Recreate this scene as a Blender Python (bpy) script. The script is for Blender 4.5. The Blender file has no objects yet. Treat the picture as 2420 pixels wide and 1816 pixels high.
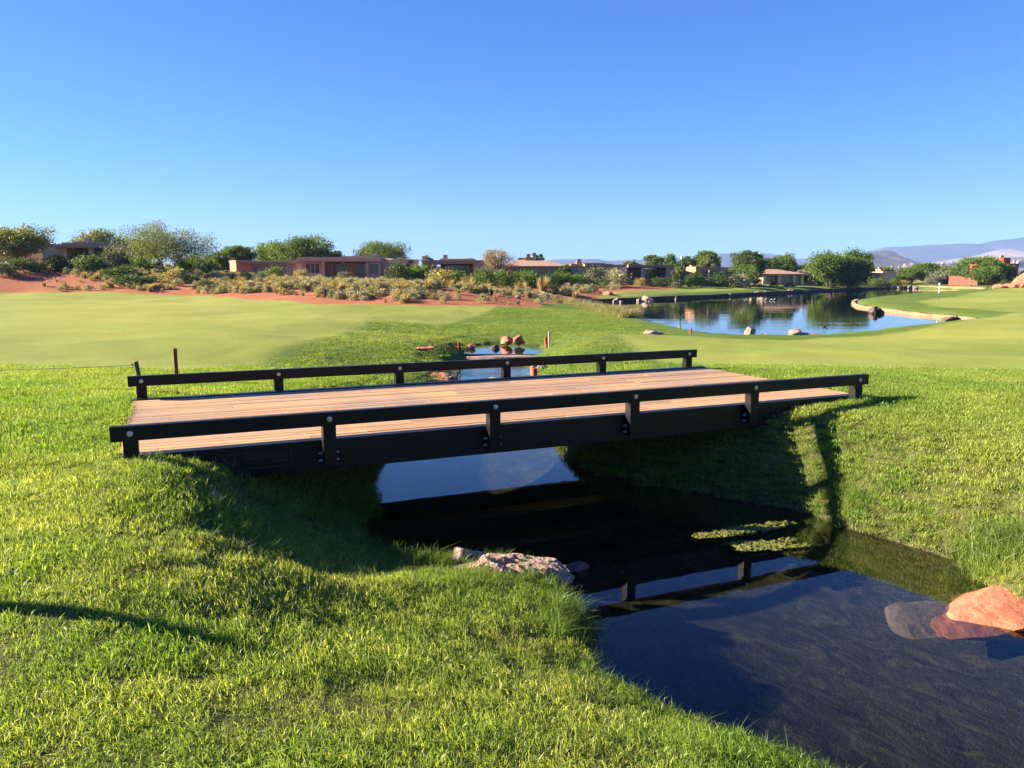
import bpy, bmesh, math, random
import numpy as np
from mathutils import Vector, Matrix, Euler

# ------------------------------------------------------------------ scene, camera, sky, sun
S = bpy.context.scene
COL = S.collection
R = math.radians
CAM_H, PITCH, FPX, IMW = 1.695, R(8.06), 1850.0, 2420.0
cam = bpy.data.cameras.new('camera'); cam.sensor_width = 36; cam.lens = FPX/IMW*36
cam.clip_start = 0.05; cam.clip_end = 30000
camo = bpy.data.objects.new('camera', cam); COL.objects.link(camo)
camo.location = (0, 0, CAM_H); camo.rotation_euler = (R(90)-PITCH, 0, 0)
S.camera = camo

SUN_EL, SUN_AZ = R(22), R(-84)           # azimuth from +Y, clockwise
w = bpy.data.worlds.new('World'); S.world = w; w.use_nodes = True
nt = w.node_tree; nt.nodes.clear()
sky = nt.nodes.new('ShaderNodeTexSky'); sky.sky_type = 'NISHITA'; sky.sun_disc = False
sky.sun_elevation = SUN_EL; sky.sun_rotation = SUN_AZ
sky.altitude = 1500; sky.air_density = 1.1; sky.dust_density = 0.0; sky.ozone_density = 4.0
bg = nt.nodes.new('ShaderNodeBackground'); bg.inputs['Strength'].default_value = 0.05
wo = nt.nodes.new('ShaderNodeOutputWorld')
sx = nt.nodes.new('ShaderNodeSeparateColor'); cx = nt.nodes.new('ShaderNodeCombineColor'); nt.links.new(sky.outputs[0], sx.inputs[0])
for k, (g_, a_) in enumerate([(1.36, .205), (1.10, .412), (.43, 1.73)]):      # camera response of the clear blue sky
    pw = nt.nodes.new('ShaderNodeMath'); pw.operation = 'POWER'; pw.inputs[1].default_value = g_; ml = nt.nodes.new('ShaderNodeMath'); ml.operation = 'MULTIPLY'; ml.inputs[1].default_value = a_
    nt.links.new(sx.outputs[k], pw.inputs[0]); nt.links.new(pw.outputs[0], ml.inputs[0]); nt.links.new(ml.outputs[0], cx.inputs[k])
nt.links.new(cx.outputs[0], bg.inputs['Color'])
nt.links.new(bg.outputs[0], wo.inputs['Surface'])
sl = bpy.data.lights.new('sun', 'SUN'); sl.energy = 5.0; sl.angle = R(0.53); sl.color = (1.0, 0.85, 0.64)
so = bpy.data.objects.new('sun', sl); COL.objects.link(so)
SUNV = Vector((math.sin(SUN_AZ)*math.cos(SUN_EL), math.cos(SUN_AZ)*math.cos(SUN_EL), math.sin(SUN_EL)))
so.rotation_euler = (-SUNV).to_track_quat('-Z', 'Y').to_euler()
S.view_settings.view_transform = 'Standard'; S.view_settings.look = 'None'
S.view_settings.gamma = 1.0; S.view_settings.use_curve_mapping = False
S.view_settings.exposure = 2.4
S.render.engine = 'CYCLES'
S.cycles.use_denoising = True
S.cycles.max_bounces = 8; S.cycles.transparent_max_bounces = 12
S.cycles.transmission_bounces = 4; S.cycles.diffuse_bounces = 3; S.cycles.glossy_bounces = 3
S.cycles.caustics_reflective = False; S.cycles.caustics_refractive = False
S.cycles.volume_bounces = 0
rng = np.random.default_rng(7); random.seed(7)

# ------------------------------------------------------------------ layout: a spot of the survey sketch -> metres
cP, sP = math.cos(PITCH), math.sin(PITCH)
KD = IMW/2212.0
def ray(x, y):
    X = (x*KD-1210)/FPX; Y = (y*KD-908)/FPX
    return X, cP-Y*sP, -sP-Y*cP
def at(x, y, z):
    r = ray(x, y); t = (z-CAM_H)/r[2]; return (r[0]*t, r[1]*t)
def atd(x, y, d):
    r = ray(x, y); t = d/r[1]; return (r[0]*t, d, CAM_H+r[2]*t)

# ------------------------------------------------------------------ helpers
def tag(o, label=None, cat=None, group=None, kind=None):
    if label: o['label'] = label
    if cat: o['category'] = cat
    if group: o['group'] = group
    if kind: o['kind'] = kind
    return o
def link(o, parent=None):
    COL.objects.link(o)
    if parent is not None: o.parent = parent
    return o
def empty(name, loc, rz=0):
    o = bpy.data.objects.new(name, None); o.location = loc; o.rotation_euler = (0, 0, rz); o.empty_display_size = .2
    return link(o)
def mesh_np(name, V, F, mat=None, smooth=False, attrs=None):
    V = np.asarray(V, np.float32); F = np.asarray(F, np.int32)
    me = bpy.data.meshes.new(name)
    me.vertices.add(len(V)); me.vertices.foreach_set('co', V.ravel())
    if len(F):
        k = F.shape[1]
        me.loops.add(F.size); me.loops.foreach_set('vertex_index', F.ravel())
        me.polygons.add(len(F)); me.polygons.foreach_set('loop_start', np.arange(0, F.size, k, dtype=np.int32))
        me.polygons.foreach_set('loop_total', np.full(len(F), k, np.int32))
        if smooth: me.polygons.foreach_set('use_smooth', np.ones(len(F), bool))
    for an, (ty, dom, data) in (attrs or {}).items():
        a = me.attributes.new(an, ty, dom)
        a.data.foreach_set({'FLOAT': 'value', 'INT': 'value', 'FLOAT_VECTOR': 'vector', 'FLOAT_COLOR': 'color'}[ty], np.asarray(data).ravel())
    me.update(calc_edges=True); me.validate()
    if mat: me.materials.append(mat)
    return me
class MB:
    """collects shapes, then links them as ONE mesh object"""
    def __init__(s): s.V = []; s.F = []; s.C = []; s.c = 0.5
    def add(s, V, F):
        n = len(s.V); s.V += [tuple(v) for v in V]; s.F += [tuple(i+n for i in f) for f in F]; s.C += [s.c]*len(F)
    def box(s, x0, x1, y0, y1, z0, z1, M=None):
        V = [Vector((x, y, z)) for z in (z0, z1) for y in (y0, y1) for x in (x0, x1)]
        if M is not None: V = [M @ v for v in V]
        s.add(V, [(0, 2, 3, 1), (4, 5, 7, 6), (0, 1, 5, 4), (2, 6, 7, 3), (0, 4, 6, 2), (1, 3, 7, 5)])
    def tube(s, pts, rad, n=6, cap=True):
        pts = [Vector(p) for p in pts]
        if not hasattr(rad, '__len__'): rad = [rad]*len(pts)
        V = []; F = []
        for i, p in enumerate(pts):
            d = (pts[min(i+1, len(pts)-1)]-pts[max(i-1, 0)]).normalized()
            a = d.orthogonal().normalized() if abs(d.z) > .9 else d.cross(Vector((0, 0, 1))).normalized()
            b = d.cross(a)
            for k in range(n):
                t = 2*math.pi*k/n
                V.append(p+(a*math.cos(t)+b*math.sin(t))*rad[i])
        for i in range(len(pts)-1):
            for k in range(n):
                F.append((i*n+k, i*n+(k+1) % n, (i+1)*n+(k+1) % n, (i+1)*n+k))
        if cap: F.append(tuple(reversed(range(n)))); F.append(tuple(range((len(pts)-1)*n, len(pts)*n)))
        s.add(V, F)
    def mesh(s, name, mat, bevel=0, smooth=False):
        me = bpy.data.meshes.new(name); me.from_pydata(s.V, [], s.F); me.update()
        a = me.attributes.new('rnd', 'FLOAT', 'FACE'); a.data.foreach_set('value', np.array(s.C, np.float32))
        if bevel:
            bm = bmesh.new(); bm.from_mesh(me)
            bmesh.ops.bevel(bm, geom=bm.edges[:], offset=bevel, segments=2, affect='EDGES', profile=.6)
            bm.to_mesh(me); bm.free()
        if smooth: me.polygons.foreach_set('use_smooth', np.ones(len(me.polygons), bool))
        me.materials.append(mat); return me
    def build(s, name, mat, parent=None, bevel=0, smooth=False):
        return link(bpy.data.objects.new(name, s.mesh(name, mat, bevel, smooth)), parent)
def copy_tree(o, parent=None):
    c = o.copy(); COL.objects.link(c)
    if parent is not None: c.parent = parent
    for ch in list(o.children): copy_tree(ch, c)
    return c

# ------------------------------------------------------------------ noise, distances
def _hash(ix, iy, seed):
    h = (ix.astype(np.int64)*374761393 + iy.astype(np.int64)*668265263 + seed*982451653) & 0x7fffffff
    h = ((h ^ (h >> 13))*1274126177) & 0x7fffffff
    h = h ^ (h >> 16)
    return (h & 0xffff)/65535.0
def vnoise(x, y, seed=0):
    ix = np.floor(x); iy = np.floor(y); fx = x-ix; fy = y-iy
    fx = fx*fx*fx*(fx*(fx*6-15)+10); fy = fy*fy*fy*(fy*(fy*6-15)+10)
    a = _hash(ix, iy, seed); b = _hash(ix+1, iy, seed); c = _hash(ix, iy+1, seed); d = _hash(ix+1, iy+1, seed)
    return (a*(1-fx)+b*fx)*(1-fy)+(c*(1-fx)+d*fx)*fy
def fbm(x, y, oct=4, seed=0, gain=.5):
    s = 0; a = 1; n = 0
    for k in range(oct):
        s = s+a*vnoise(x*2**k, y*2**k, seed+k*17); n += a; a *= gain
    return s/n*2-1
def chaikin(P, n=2, closed=True):
    P = np.array(P, float)
    for _ in range(n):
        Q = np.roll(P, -1, 0)
        if closed: P = np.stack([P*.75+Q*.25, P*.25+Q*.75], 1).reshape(-1, 2)
        else:
            A, B = P[:-1], P[1:]
            P = np.vstack([P[:1], np.stack([A*.75+B*.25, A*.25+B*.75], 1).reshape(-1, 2), P[-1:]])
    return P
def sdist(px, py, P):
    """signed distance to a closed polygon, negative inside"""
    px = np.asarray(px, float); py = np.asarray(py, float)
    D = np.full(px.shape, 1e18); ins = np.zeros(px.shape, bool)
    n = len(P)
    for i in range(n):
        ax, ay = P[i]; bx, by = P[(i+1) % n]
        ex, ey = bx-ax, by-ay; L = ex*ex+ey*ey+1e-12
        t = np.clip(((px-ax)*ex+(py-ay)*ey)/L, 0, 1)
        D = np.minimum(D, (px-ax-t*ex)**2+(py-ay-t*ey)**2)
        if ay != by:
            c = ((ay > py) != (by > py)) & (px < ex*(py-ay)/(by-ay)+ax)
            ins ^= c
    D = np.sqrt(D); return np.where(ins, -D, D)
def sstep(a, b, x):
    t = np.clip((x-a)/(b-a), 0, 1); return t*t*(3-2*t)

# ------------------------------------------------------------------ materials
def mat(name):
    m = bpy.data.materials.new(name); m.use_nodes = True
    n = m.node_tree.nodes; b = n['Principled BSDF']; return m, m.node_tree, n, m.node_tree.links, b
def N(nt, t, **kw):
    n = nt.nodes.new(t)
    for k, v in kw.items():
        if k.startswith('i_'):
            key = k[2:]; key = int(key) if key.isdigit() else key
            n.inputs[key].default_value = v
        else: setattr(n, k, v)
    return n
def ramp(nt, stops):
    r = nt.nodes.new('ShaderNodeValToRGB'); e = r.color_ramp.elements
    while len(e) < len(stops): e.new(.5)
    for k, (p, c) in zip(e, stops): k.position = p; k.color = (*c, 1)
    return r
def mixc(nt, f, a, b, mode='MIX'):
    m = nt.nodes.new('ShaderNodeMix'); m.data_type = 'RGBA'; m.blend_type = mode
    for s, v in ((0, f), (6, a), (7, b)):
        if isinstance(v, bpy.types.NodeSocket): nt.links.new(v, m.inputs[s])
        else: m.inputs[s].default_value = v if s == 0 else (*v, 1)
    return m.outputs[2]
def noise(nt, scale, detail=4, rough=.55, coord='Object', vec=None, dist=0.0):
    t = nt.nodes.new('ShaderNodeTexNoise'); t.inputs['Scale'].default_value = scale
    t.inputs['Detail'].default_value = detail; t.inputs['Roughness'].default_value = rough; t.inputs['Distortion'].default_value = dist
    if vec is None:
        c = nt.nodes.new('ShaderNodeTexCoord'); vec = c.outputs[coord]
    nt.links.new(vec, t.inputs['Vector']); return t
def bump(nt, h, strength, dist, b):
    k = nt.nodes.new('ShaderNodeBump'); k.inputs['Strength'].default_value = strength; k.inputs['Distance'].default_value = dist
    nt.links.new(h, k.inputs['Height']); nt.links.new(k.outputs[0], b.inputs['Normal']); return k
def simple(name, stops, scale, rough=.8, bs=.3, bd=.02, detail=5, spec=.3, metal=0):
    m, t, n, L, b = mat(name)
    x = noise(t, scale, detail); r = ramp(t, stops); L.new(x.outputs['Fac'], r.inputs[0]); L.new(r.outputs[0], b.inputs['Base Color'])
    b.inputs['Roughness'].default_value = rough; b.inputs['Specular IOR Level'].default_value = spec; b.inputs['Metallic'].default_value = metal
    x2 = noise(t, scale*4, 6); bump(t, x2.outputs['Fac'], bs, bd, b)
    return m
def leafy(name, c0, c1, c2, trans=.35, inst=False, spec=.12):
    """thin leaves or blades: part diffuse, part translucent, colour varied leaf by leaf"""
    m, t, n, L, b = mat(name)
    a = N(t, 'ShaderNodeAttribute', attribute_name='rnd')
    r = ramp(t, [(0, c0), (.5, c1), (1, c2)]); L.new(a.outputs['Fac'], r.inputs[0])
    c = r.outputs[0]
    if inst:
        ia = N(t, 'ShaderNodeAttribute', attribute_name='tint', attribute_type='INSTANCER')
        c = mixc(t, 1.0, c, ia.outputs['Color'], 'MULTIPLY')
    L.new(c, b.inputs['Base Color']); b.inputs['Roughness'].default_value = .45; b.inputs['Specular IOR Level'].default_value = .3 if inst else spec
    tr = N(t, 'ShaderNodeBsdfTranslucent')
    c2_ = mixc(t, 1.0, c, (1.25, 1.15, .55), 'MULTIPLY'); L.new(c2_, tr.inputs['Color'])
    mx = N(t, 'ShaderNodeMixShader'); mx.inputs[0].default_value = trans
    L.new(b.outputs[0], mx.inputs[1]); L.new(tr.outputs[0], mx.inputs[2]); L.new(mx.outputs[0], n['Material Output'].inputs['Surface'])
    return m

M = {}
m, t, n, L, b = mat('black_paint'); M['black'] = m
tc = N(t, 'ShaderNodeTexCoord'); mp = N(t, 'ShaderNodeMapping'); mp.inputs['Scale'].default_value = (1, 14, 14); L.new(tc.outputs['Object'], mp.inputs[0])
gr = noise(t, 3, 6, .65, vec=mp.outputs[0]); sp = noise(t, 55, 2, .5); bl = noise(t, 2.2, 5, .6)
r1 = ramp(t, [(.3, (.0022, .0022, .0027)), (.7, (.0065, .0066, .0075))]); L.new(gr.outputs['Fac'], r1.inputs[0])
s1 = N(t, 'ShaderNodeMapRange', i_1=.66, i_2=.74, i_3=0, i_4=.35); L.new(sp.outputs['Fac'], s1.inputs[0]); s2 = N(t, 'ShaderNodeMapRange', i_1=.55, i_2=.75, i_3=0, i_4=.25); L.new(bl.outputs['Fac'], s2.inputs[0])
c = mixc(t, s1.outputs[0], r1.outputs[0], (.06, .056, .05)); c = mixc(t, s2.outputs[0], c, (.022, .021, .02)); L.new(c, b.inputs['Base Color'])
rq = N(t, 'ShaderNodeMapRange', i_1=.3, i_2=.7, i_3=.32, i_4=.55); L.new(bl.outputs['Fac'], rq.inputs[0]); L.new(rq.outputs[0], b.inputs['Roughness']); b.inputs['Specular IOR Level'].default_value = .22
bump(t, gr.outputs['Fac'], .3, .004, b)
M['steel'] = simple('galvanised_steel', [(.3, (.45, .46, .47)), (.7, (.62, .63, .64))], 30, rough=.38, bs=.1, bd=.002, metal=.85)
M['screw'] = simple('weathered_screw', [(.3, (.16, .16, .16)), (.7, (.3, .3, .3))], 30, rough=.6, bs=.1, bd=.002, metal=.5)
M['rock'] = simple('pink_sandstone', [(.25, (.17, .105, .085)), (.5, (.30, .20, .16)), (.8, (.42, .31, .26))], 6, bs=1.0, bd=.05, detail=8)
M['coral'] = simple('coral_sandstone', [(.25, (.29, .085, .042)), (.55, (.42, .15, .08)), (.85, (.50, .225, .14))], 3, bs=.7, bd=.03, detail=8)
M['redrock'] = simple('red_sandstone', [(.25, (.23, .075, .042)), (.55, (.37, .135, .08)), (.85, (.45, .21, .135))], 4, bs=.9, bd=.04, detail=8)
M['tanrock'] = simple('tan_boulder', [(.25, (.12, .085, .07)), (.5, (.24, .18, .145)), (.8, (.34, .28, .235))], 4, bs=.6, bd=.03)
M['darkrock'] = simple('dark_lava_rock', [(.3, (.05, .035, .03)), (.7, (.16, .10, .085))], 5, bs=.7, bd=.04)
M['redpaint'] = simple('red_paint', [(.3, (.33, .02, .02)), (.8, (.45, .04, .03))], 20, rough=.5)
M['darkred'] = simple('dark_red_paint', [(.3, (.2, .015, .015)), (.8, (.28, .03, .025))], 20, rough=.5)
M['white'] = simple('white_paint', [(.3, (.7, .7, .68)), (.8, (.82, .82, .8))], 20, rough=.5)
M['greenpaint'] = simple('green_paint', [(.3, (.03, .07, .045)), (.8, (.06, .11, .07))], 20, rough=.5)
M['rope'] = simple('rope', [(.3, (.08, .07, .06)), (.8, (.18, .16, .13))], 60, rough=.9)
M['stucco'] = simple('brown_stucco', [(.3, (.35, .265, .19)), (.75, (.45, .345, .25))], 1.2, rough=.95, bs=.3, bd=.01)
M['stucco_l'] = simple('tan_stucco', [(.3, (.42, .32, .235)), (.75, (.53, .41, .305))], 1.2, rough=.95, bs=.3, bd=.01)
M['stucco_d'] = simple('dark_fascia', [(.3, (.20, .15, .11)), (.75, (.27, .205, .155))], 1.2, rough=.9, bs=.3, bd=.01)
M['stucco_lit'] = simple('sunlit_stucco', [(.3, (.34, .16, .095)), (.75, (.44, .215, .13))], 1.2, rough=.95, bs=.3, bd=.01)  # the same brown stucco with the low sun's orange put into its colour
M['stucco_r'] = simple('red_stucco', [(.3, (.19, .045, .035)), (.75, (.25, .068, .05))], 1.2, rough=.95, bs=.3, bd=.01)
M['tile'] = simple('roof_tile', [(.3, (.24, .15, .105)), (.75, (.34, .22, .155))], 2.5, rough=.9, bs=.5, bd=.03)
M['frame'] = simple('window_frame', [(.3, (.3, .27, .24)), (.75, (.42, .38, .34))], 4, rough=.6)
M['trunk'] = simple('bark', [(.3, (.06, .045, .035)), (.75, (.14, .105, .08))], 6, rough=.95, bs=.6, bd=.02)
m, t, n, L, b = mat('window_glass'); b.inputs['Base Color'].default_value = (.02, .022, .025, 1); b.inputs['Roughness'].default_value = .06
b.inputs['Specular IOR Level'].default_value = .6; M['glass'] = m
xg = noise(t, .6, 2); rg = ramp(t, [(.35, (.012, .013, .015)), (.7, (.05, .055, .06))]); L.new(xg.outputs['Fac'], rg.inputs[0]); L.new(rg.outputs[0], b.inputs['Base Color'])
m, t, n, L, b = mat('curtained_glass'); xg = noise(t, 3, 2); rg = ramp(t, [(.35, (.16, .17, .18)), (.7, (.34, .36, .38))])
L.new(xg.outputs['Fac'], rg.inputs[0]); L.new(rg.outputs[0], b.inputs['Base Color']); b.inputs['Roughness'].default_value = .15; M['curtain'] = m

M['leaf_g'] = leafy('leaf_green', (.055, .10, .02), (.095, .155, .032), (.155, .215, .05), .42)
M['leaf_d'] = leafy('leaf_dark', (.04, .07, .018), (.065, .105, .028), (.10, .145, .04), .35)
M['leaf_o'] = leafy('leaf_olive', (.09, .12, .036), (.14, .175, .058), (.195, .225, .085), .38)
M['leaf_s'] = leafy('leaf_silver', (.10, .115, .075), (.15, .17, .11), (.21, .23, .15), .3)
M['leaf_y'] = leafy('leaf_bright', (.06, .11, .015), (.10, .175, .025), (.16, .23, .04), .45)
M['leaf_t'] = leafy('leaf_tan', (.18, .14, .075), (.26, .205, .11), (.34, .28, .16), .3)
M['sage'] = leafy('sagebrush_leaf', (.22, .21, .12), (.31, .295, .18), (.42, .385, .25), .3)
M['rabbit'] = leafy('rabbitbrush_leaf', (.20, .185, .065), (.29, .265, .10), (.40, .345, .155), .35)
M['straw'] = leafy('straw_blade', (.22, .165, .075), (.33, .255, .12), (.44, .35, .18), .4)
M['grass'] = leafy('grass_blade', (.115, .185, .022), (.20, .275, .04), (.35, .38, .11), .52, inst=True)
M['weed'] = leafy('bank_grass_blade', (.07, .13, .018), (.125, .20, .032), (.24, .28, .085), .45, inst=True)
M['reed'] = leafy('reed_blade', (.16, .165, .06), (.25, .24, .10), (.36, .33, .17), .4, inst=True)
M['algae'] = simple('algae_mat', [(.3, (.045, .055, .007)), (.5, (.10, .11, .014)), (.7, (.20, .19, .03))], 11, rough=.6, bs=1, bd=.03)

# ground sheet: short turf, rough, red sand, stream bed, desert
m, t, n, L, b = mat('ground_cover'); M['ground'] = m
at_ = N(t, 'ShaderNodeAttribute', attribute_name='mask'); sep = N(t, 'ShaderNodeSeparateColor'); L.new(at_.outputs['Color'], sep.inputs[0])
n1 = noise(t, .35, 5, .6); n2 = noise(t, 7, 6, .7); n3 = noise(t, 45, 3, .7); n4 = noise(t, .08, 3, .5)
rr = ramp(t, [(.3, (.055, .095, .014)), (.52, (.095, .145, .024)), (.72, (.15, .18, .042))])
sm = N(t, 'ShaderNodeMath', operation='MULTIPLY_ADD', i_1=.55); L.new(n1.outputs['Fac'], sm.inputs[0])
sm2 = N(t, 'ShaderNodeMath', operation='MULTIPLY', i_1=.45); L.new(n2.outputs['Fac'], sm2.inputs[0]); L.new(sm2.outputs[0], sm.inputs[2]); L.new(sm.outputs[0], rr.inputs[0])
rf = ramp(t, [(.34, (.125, .175, .028)), (.5, (.195, .225, .044)), (.64, (.275, .275, .07))])
fm = N(t, 'ShaderNodeMath', operation='MULTIPLY_ADD', i_1=.45); L.new(n4.outputs['Fac'], fm.inputs[0])
fm2 = N(t, 'ShaderNodeMath', operation='MULTIPLY_ADD', i_1=.25); L.new(n1.outputs['Fac'], fm2.inputs[0])
fm3 = N(t, 'ShaderNodeMath', operation='MULTIPLY', i_1=.30); L.new(n2.outputs['Fac'], fm3.inputs[0])
fm4 = N(t, 'ShaderNodeMath', operation='MULTIPLY_ADD', i_1=.30, i_2=-.15); L.new(n3.outputs['Fac'], fm4.inputs[0]); L.new(fm4.outputs[0], fm3.inputs[2]); fm3.operation = 'MULTIPLY_ADD'; L.new(fm3.outputs[0], fm2.inputs[2]); L.new(fm2.outputs[0], fm.inputs[2]); L.new(fm.outputs[0], rf.inputs[0])
rs = ramp(t, [(.3, (.22, .075, .036)), (.55, (.30, .115, .058)), (.75, (.37, .165, .09))]); L.new(sm.outputs[0], rs.inputs[0])
mp = N(t, 'ShaderNodeMapping'); tc = N(t, 'ShaderNodeTexCoord'); mr_ = N(t, 'ShaderNodeMapping'); L.new(tc.outputs['Object'], mr_.inputs[0]); L.new(mr_.outputs[0], mp.inputs[0])
mr_.inputs['Rotation'].default_value = (0, 0, R(62)); mp.inputs['Scale'].default_value = (1.1, 2.6, 1)
nb = noise(t, 1.5, 12, .8, vec=mp.outputs[0], dist=2.2)
rb = ramp(t, [(.36, (.016, .017, .008)), (.5, (.062, .06, .031)), (.66, (.17, .16, .09))]); L.new(nb.outputs['Fac'], rb.inputs[0])
rd = ramp(t, [(.3, (.20, .15, .11)), (.7, (.30, .23, .17))]); L.new(n4.outputs['Fac'], rd.inputs[0])
rg_ = N(t, 'ShaderNodeMath', operation='MULTIPLY_ADD', i_1=.5, i_2=-.25); L.new(n2.outputs['Fac'], rg_.inputs[0])
fa = N(t, 'ShaderNodeMath', operation='ADD', use_clamp=True); L.new(sep.outputs[0], fa.inputs[0]); fa.inputs[1].default_value = 0
rt = ramp(t, [(.35, (.05, .062, .016)), (.65, (.11, .115, .036))]); L.new(n2.outputs['Fac'], rt.inputs[0])  # thatch colour with the shade between tufts put into it
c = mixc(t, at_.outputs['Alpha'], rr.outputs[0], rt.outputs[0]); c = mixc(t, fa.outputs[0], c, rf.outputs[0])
sa = N(t, 'ShaderNodeMath', operation='ADD'); L.new(sep.outputs[1], sa.inputs[0]); L.new(rg_.outputs[0], sa.inputs[1])
sb = N(t, 'ShaderNodeMapRange', i_1=.4, i_2=.6); L.new(sa.outputs[0], sb.inputs[0])
c = mixc(t, sb.outputs[0], c, rs.outputs[0]); c = mixc(t, sep.outputs[2], c, rb.outputs[0])
ada = N(t, 'ShaderNodeAttribute', attribute_name='desert'); c = mixc(t, ada.outputs['Fac'], c, rd.outputs[0])
L.new(c, b.inputs['Base Color']); b.inputs['Roughness'].default_value = .95; b.inputs['Specular IOR Level'].default_value = .1
bh = N(t, 'ShaderNodeMath', operation='ADD'); L.new(n2.outputs['Fac'], bh.inputs[0]); L.new(n3.outputs['Fac'], bh.inputs[1])
bs_ = N(t, 'ShaderNodeMapRange', i_1=0, i_2=1, i_3=.75, i_4=.3); L.new(sep.outputs[0], bs_.inputs[0])
kb = bump(t, bh.outputs[0], .6, .06, b); L.new(bs_.outputs[0], kb.inputs['Strength'])

def water_mat(name, tint, scale, strength, stretch=(1, 1, 1), rot=0):
    m, t, n, L, b = mat(name); n.remove(b)
    gl = N(t, 'ShaderNodeBsdfGlossy'); gl.inputs['Roughness'].default_value = .02; gl.inputs['Color'].default_value = (1, 1, 1, 1)
    tr = N(t, 'ShaderNodeBsdfTransparent'); tr.inputs['Color'].default_value = (*tint, 1)
    ge = N(t, 'ShaderNodeNewGeometry'); dp = N(t, 'ShaderNodeVectorMath', operation='DOT_PRODUCT'); ab = N(t, 'ShaderNodeMath', operation='ABSOLUTE'); om = N(t, 'ShaderNodeMath', operation='SUBTRACT', i_0=1.0, use_clamp=True); p5 = N(t, 'ShaderNodeMath', operation='POWER', i_1=5.0); fr = N(t, 'ShaderNodeMath', operation='MULTIPLY_ADD', i_1=.98, i_2=.02)
    L.new(ge.outputs['Incoming'], dp.inputs[0]); L.new(dp.outputs['Value'], ab.inputs[0]); L.new(ab.outputs[0], om.inputs[1]); L.new(om.outputs[0], p5.inputs[0]); L.new(p5.outputs[0], fr.inputs[0])
    tc = N(t, 'ShaderNodeTexCoord'); mp = N(t, 'ShaderNodeMapping'); L.new(tc.outputs['Object'], mp.inputs[0])
    mp.inputs['Scale'].default_value = stretch; mp.inputs['Rotation'].default_value = (0, 0, rot)
    a = noise(t, scale, 3, .5, vec=mp.outputs[0]); a2 = noise(t, scale*.18, 2, .5, vec=mp.outputs[0])
    # calm and ruffled patches
    mr = N(t, 'ShaderNodeMapRange', i_1=.42, i_2=.62, i_3=.15, i_4=1.0); L.new(a2.outputs['Fac'], mr.inputs[0])
    mu = N(t, 'ShaderNodeMath', operation='MULTIPLY'); L.new(a.outputs['Fac'], mu.inputs[0]); L.new(mr.outputs[0], mu.inputs[1])
    k = N(t, 'ShaderNodeBump'); k.inputs['Strength'].default_value = strength; k.inputs['Distance'].default_value = .02
    L.new(mu.outputs[0], k.inputs['Height'])
    L.new(k.outputs[0], gl.inputs['Normal']); L.new(k.outputs[0], dp.inputs[1])
    mx = N(t, 'ShaderNodeMixShader'); L.new(fr.outputs[0], mx.inputs[0]); L.new(tr.outputs[0], mx.inputs[1]); L.new(gl.outputs[0], mx.inputs[2])
    L.new(mx.outputs[0], n['Material Output'].inputs['Surface']); return m
M['creek'] = water_mat('creek_water', (.47, .48, .40), 3.5, .045, (1, 1, 1))
M['riffle'] = water_mat('riffle_water', (.55, .6, .58), 7, .9)
M['lake'] = water_mat('lake_water', (.27, .33, .35), 2.0, .2, (.5, 1.6, 1))

# ------------------------------------------------------------------ terrain
ZW, ZU, ZL = -1.08, -.86, -.70
creekL = [(-1.75, 24.3), (-1.75, 22.4), (-1.6, 20), (-1.75, 17), (-2.0, 14), (-2.0, 12), (-1.9, 10.26), (-1.6, 9.0), (-1.71, 8.3), (-1.4, 7.5), (-1.0, 7.3), (-.4, 7.15),
          (.35, 6.85), (.5, 6.35), (.63, 5.75), (.47, 5.45), (.71, 4.98), (1.02, 4.64), (1.36, 4.3), (1.66, 4.08), (2.2, 3.4), (2.6, 2.5), (2.9, 1), (3.2, -3), (3.4, -8)]
creekR = [(7, -8), (6, -3), (5.4, 0), (5.0, 3), (4.7, 4.5), (4.3, 5.7), (4.25, 6.3), (4.3, 6.9), (4.27, 7.33), (3.9, 8.01), (3.6, 8.47), (3.42, 8.82), (2.35, 9.8), (1.25, 10.3), (.75, 12.05), (.7, 14), (.6, 17), (.5, 20), (.6, 22.4), (.75, 24.3)]
CREEK = chaikin(creekL+creekR, 1)
UPPER = chaikin([(-1.55, 24.35), (-1.6, 26.2), (-1.3, 28.2), (-.2, 28.8), (.8, 28.2), (1.05, 26.4), (.95, 24.35)], 1)
LAKE = chaikin([at(*q, ZL) for q in [(1205, 660), (1275, 668), (1330, 681), (1385, 693), (1450, 709), (1500, 721), (1600, 727), (1700, 727), (1850, 720), (1960, 709), (2040, 700), (2110, 696),
                (2075, 690), (1985, 683), (1900, 672), (1848, 664), (1836, 656), (1850, 650), (1900, 645), (1960, 639.5), (2030, 634), (2110, 631.5), (2118, 627), (2060, 625), (1930, 622.5), (1850, 627), (1700, 634), (1500, 645), (1330, 653), (1200, 657)]], 2)
U_AX = np.array([math.cos(.4147), math.sin(.4147)]); V_AX = np.array([-U_AX[1], U_AX[0]]); B0 = np.array([-3.4827, 7.0]); BLEN = 9.02
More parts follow.
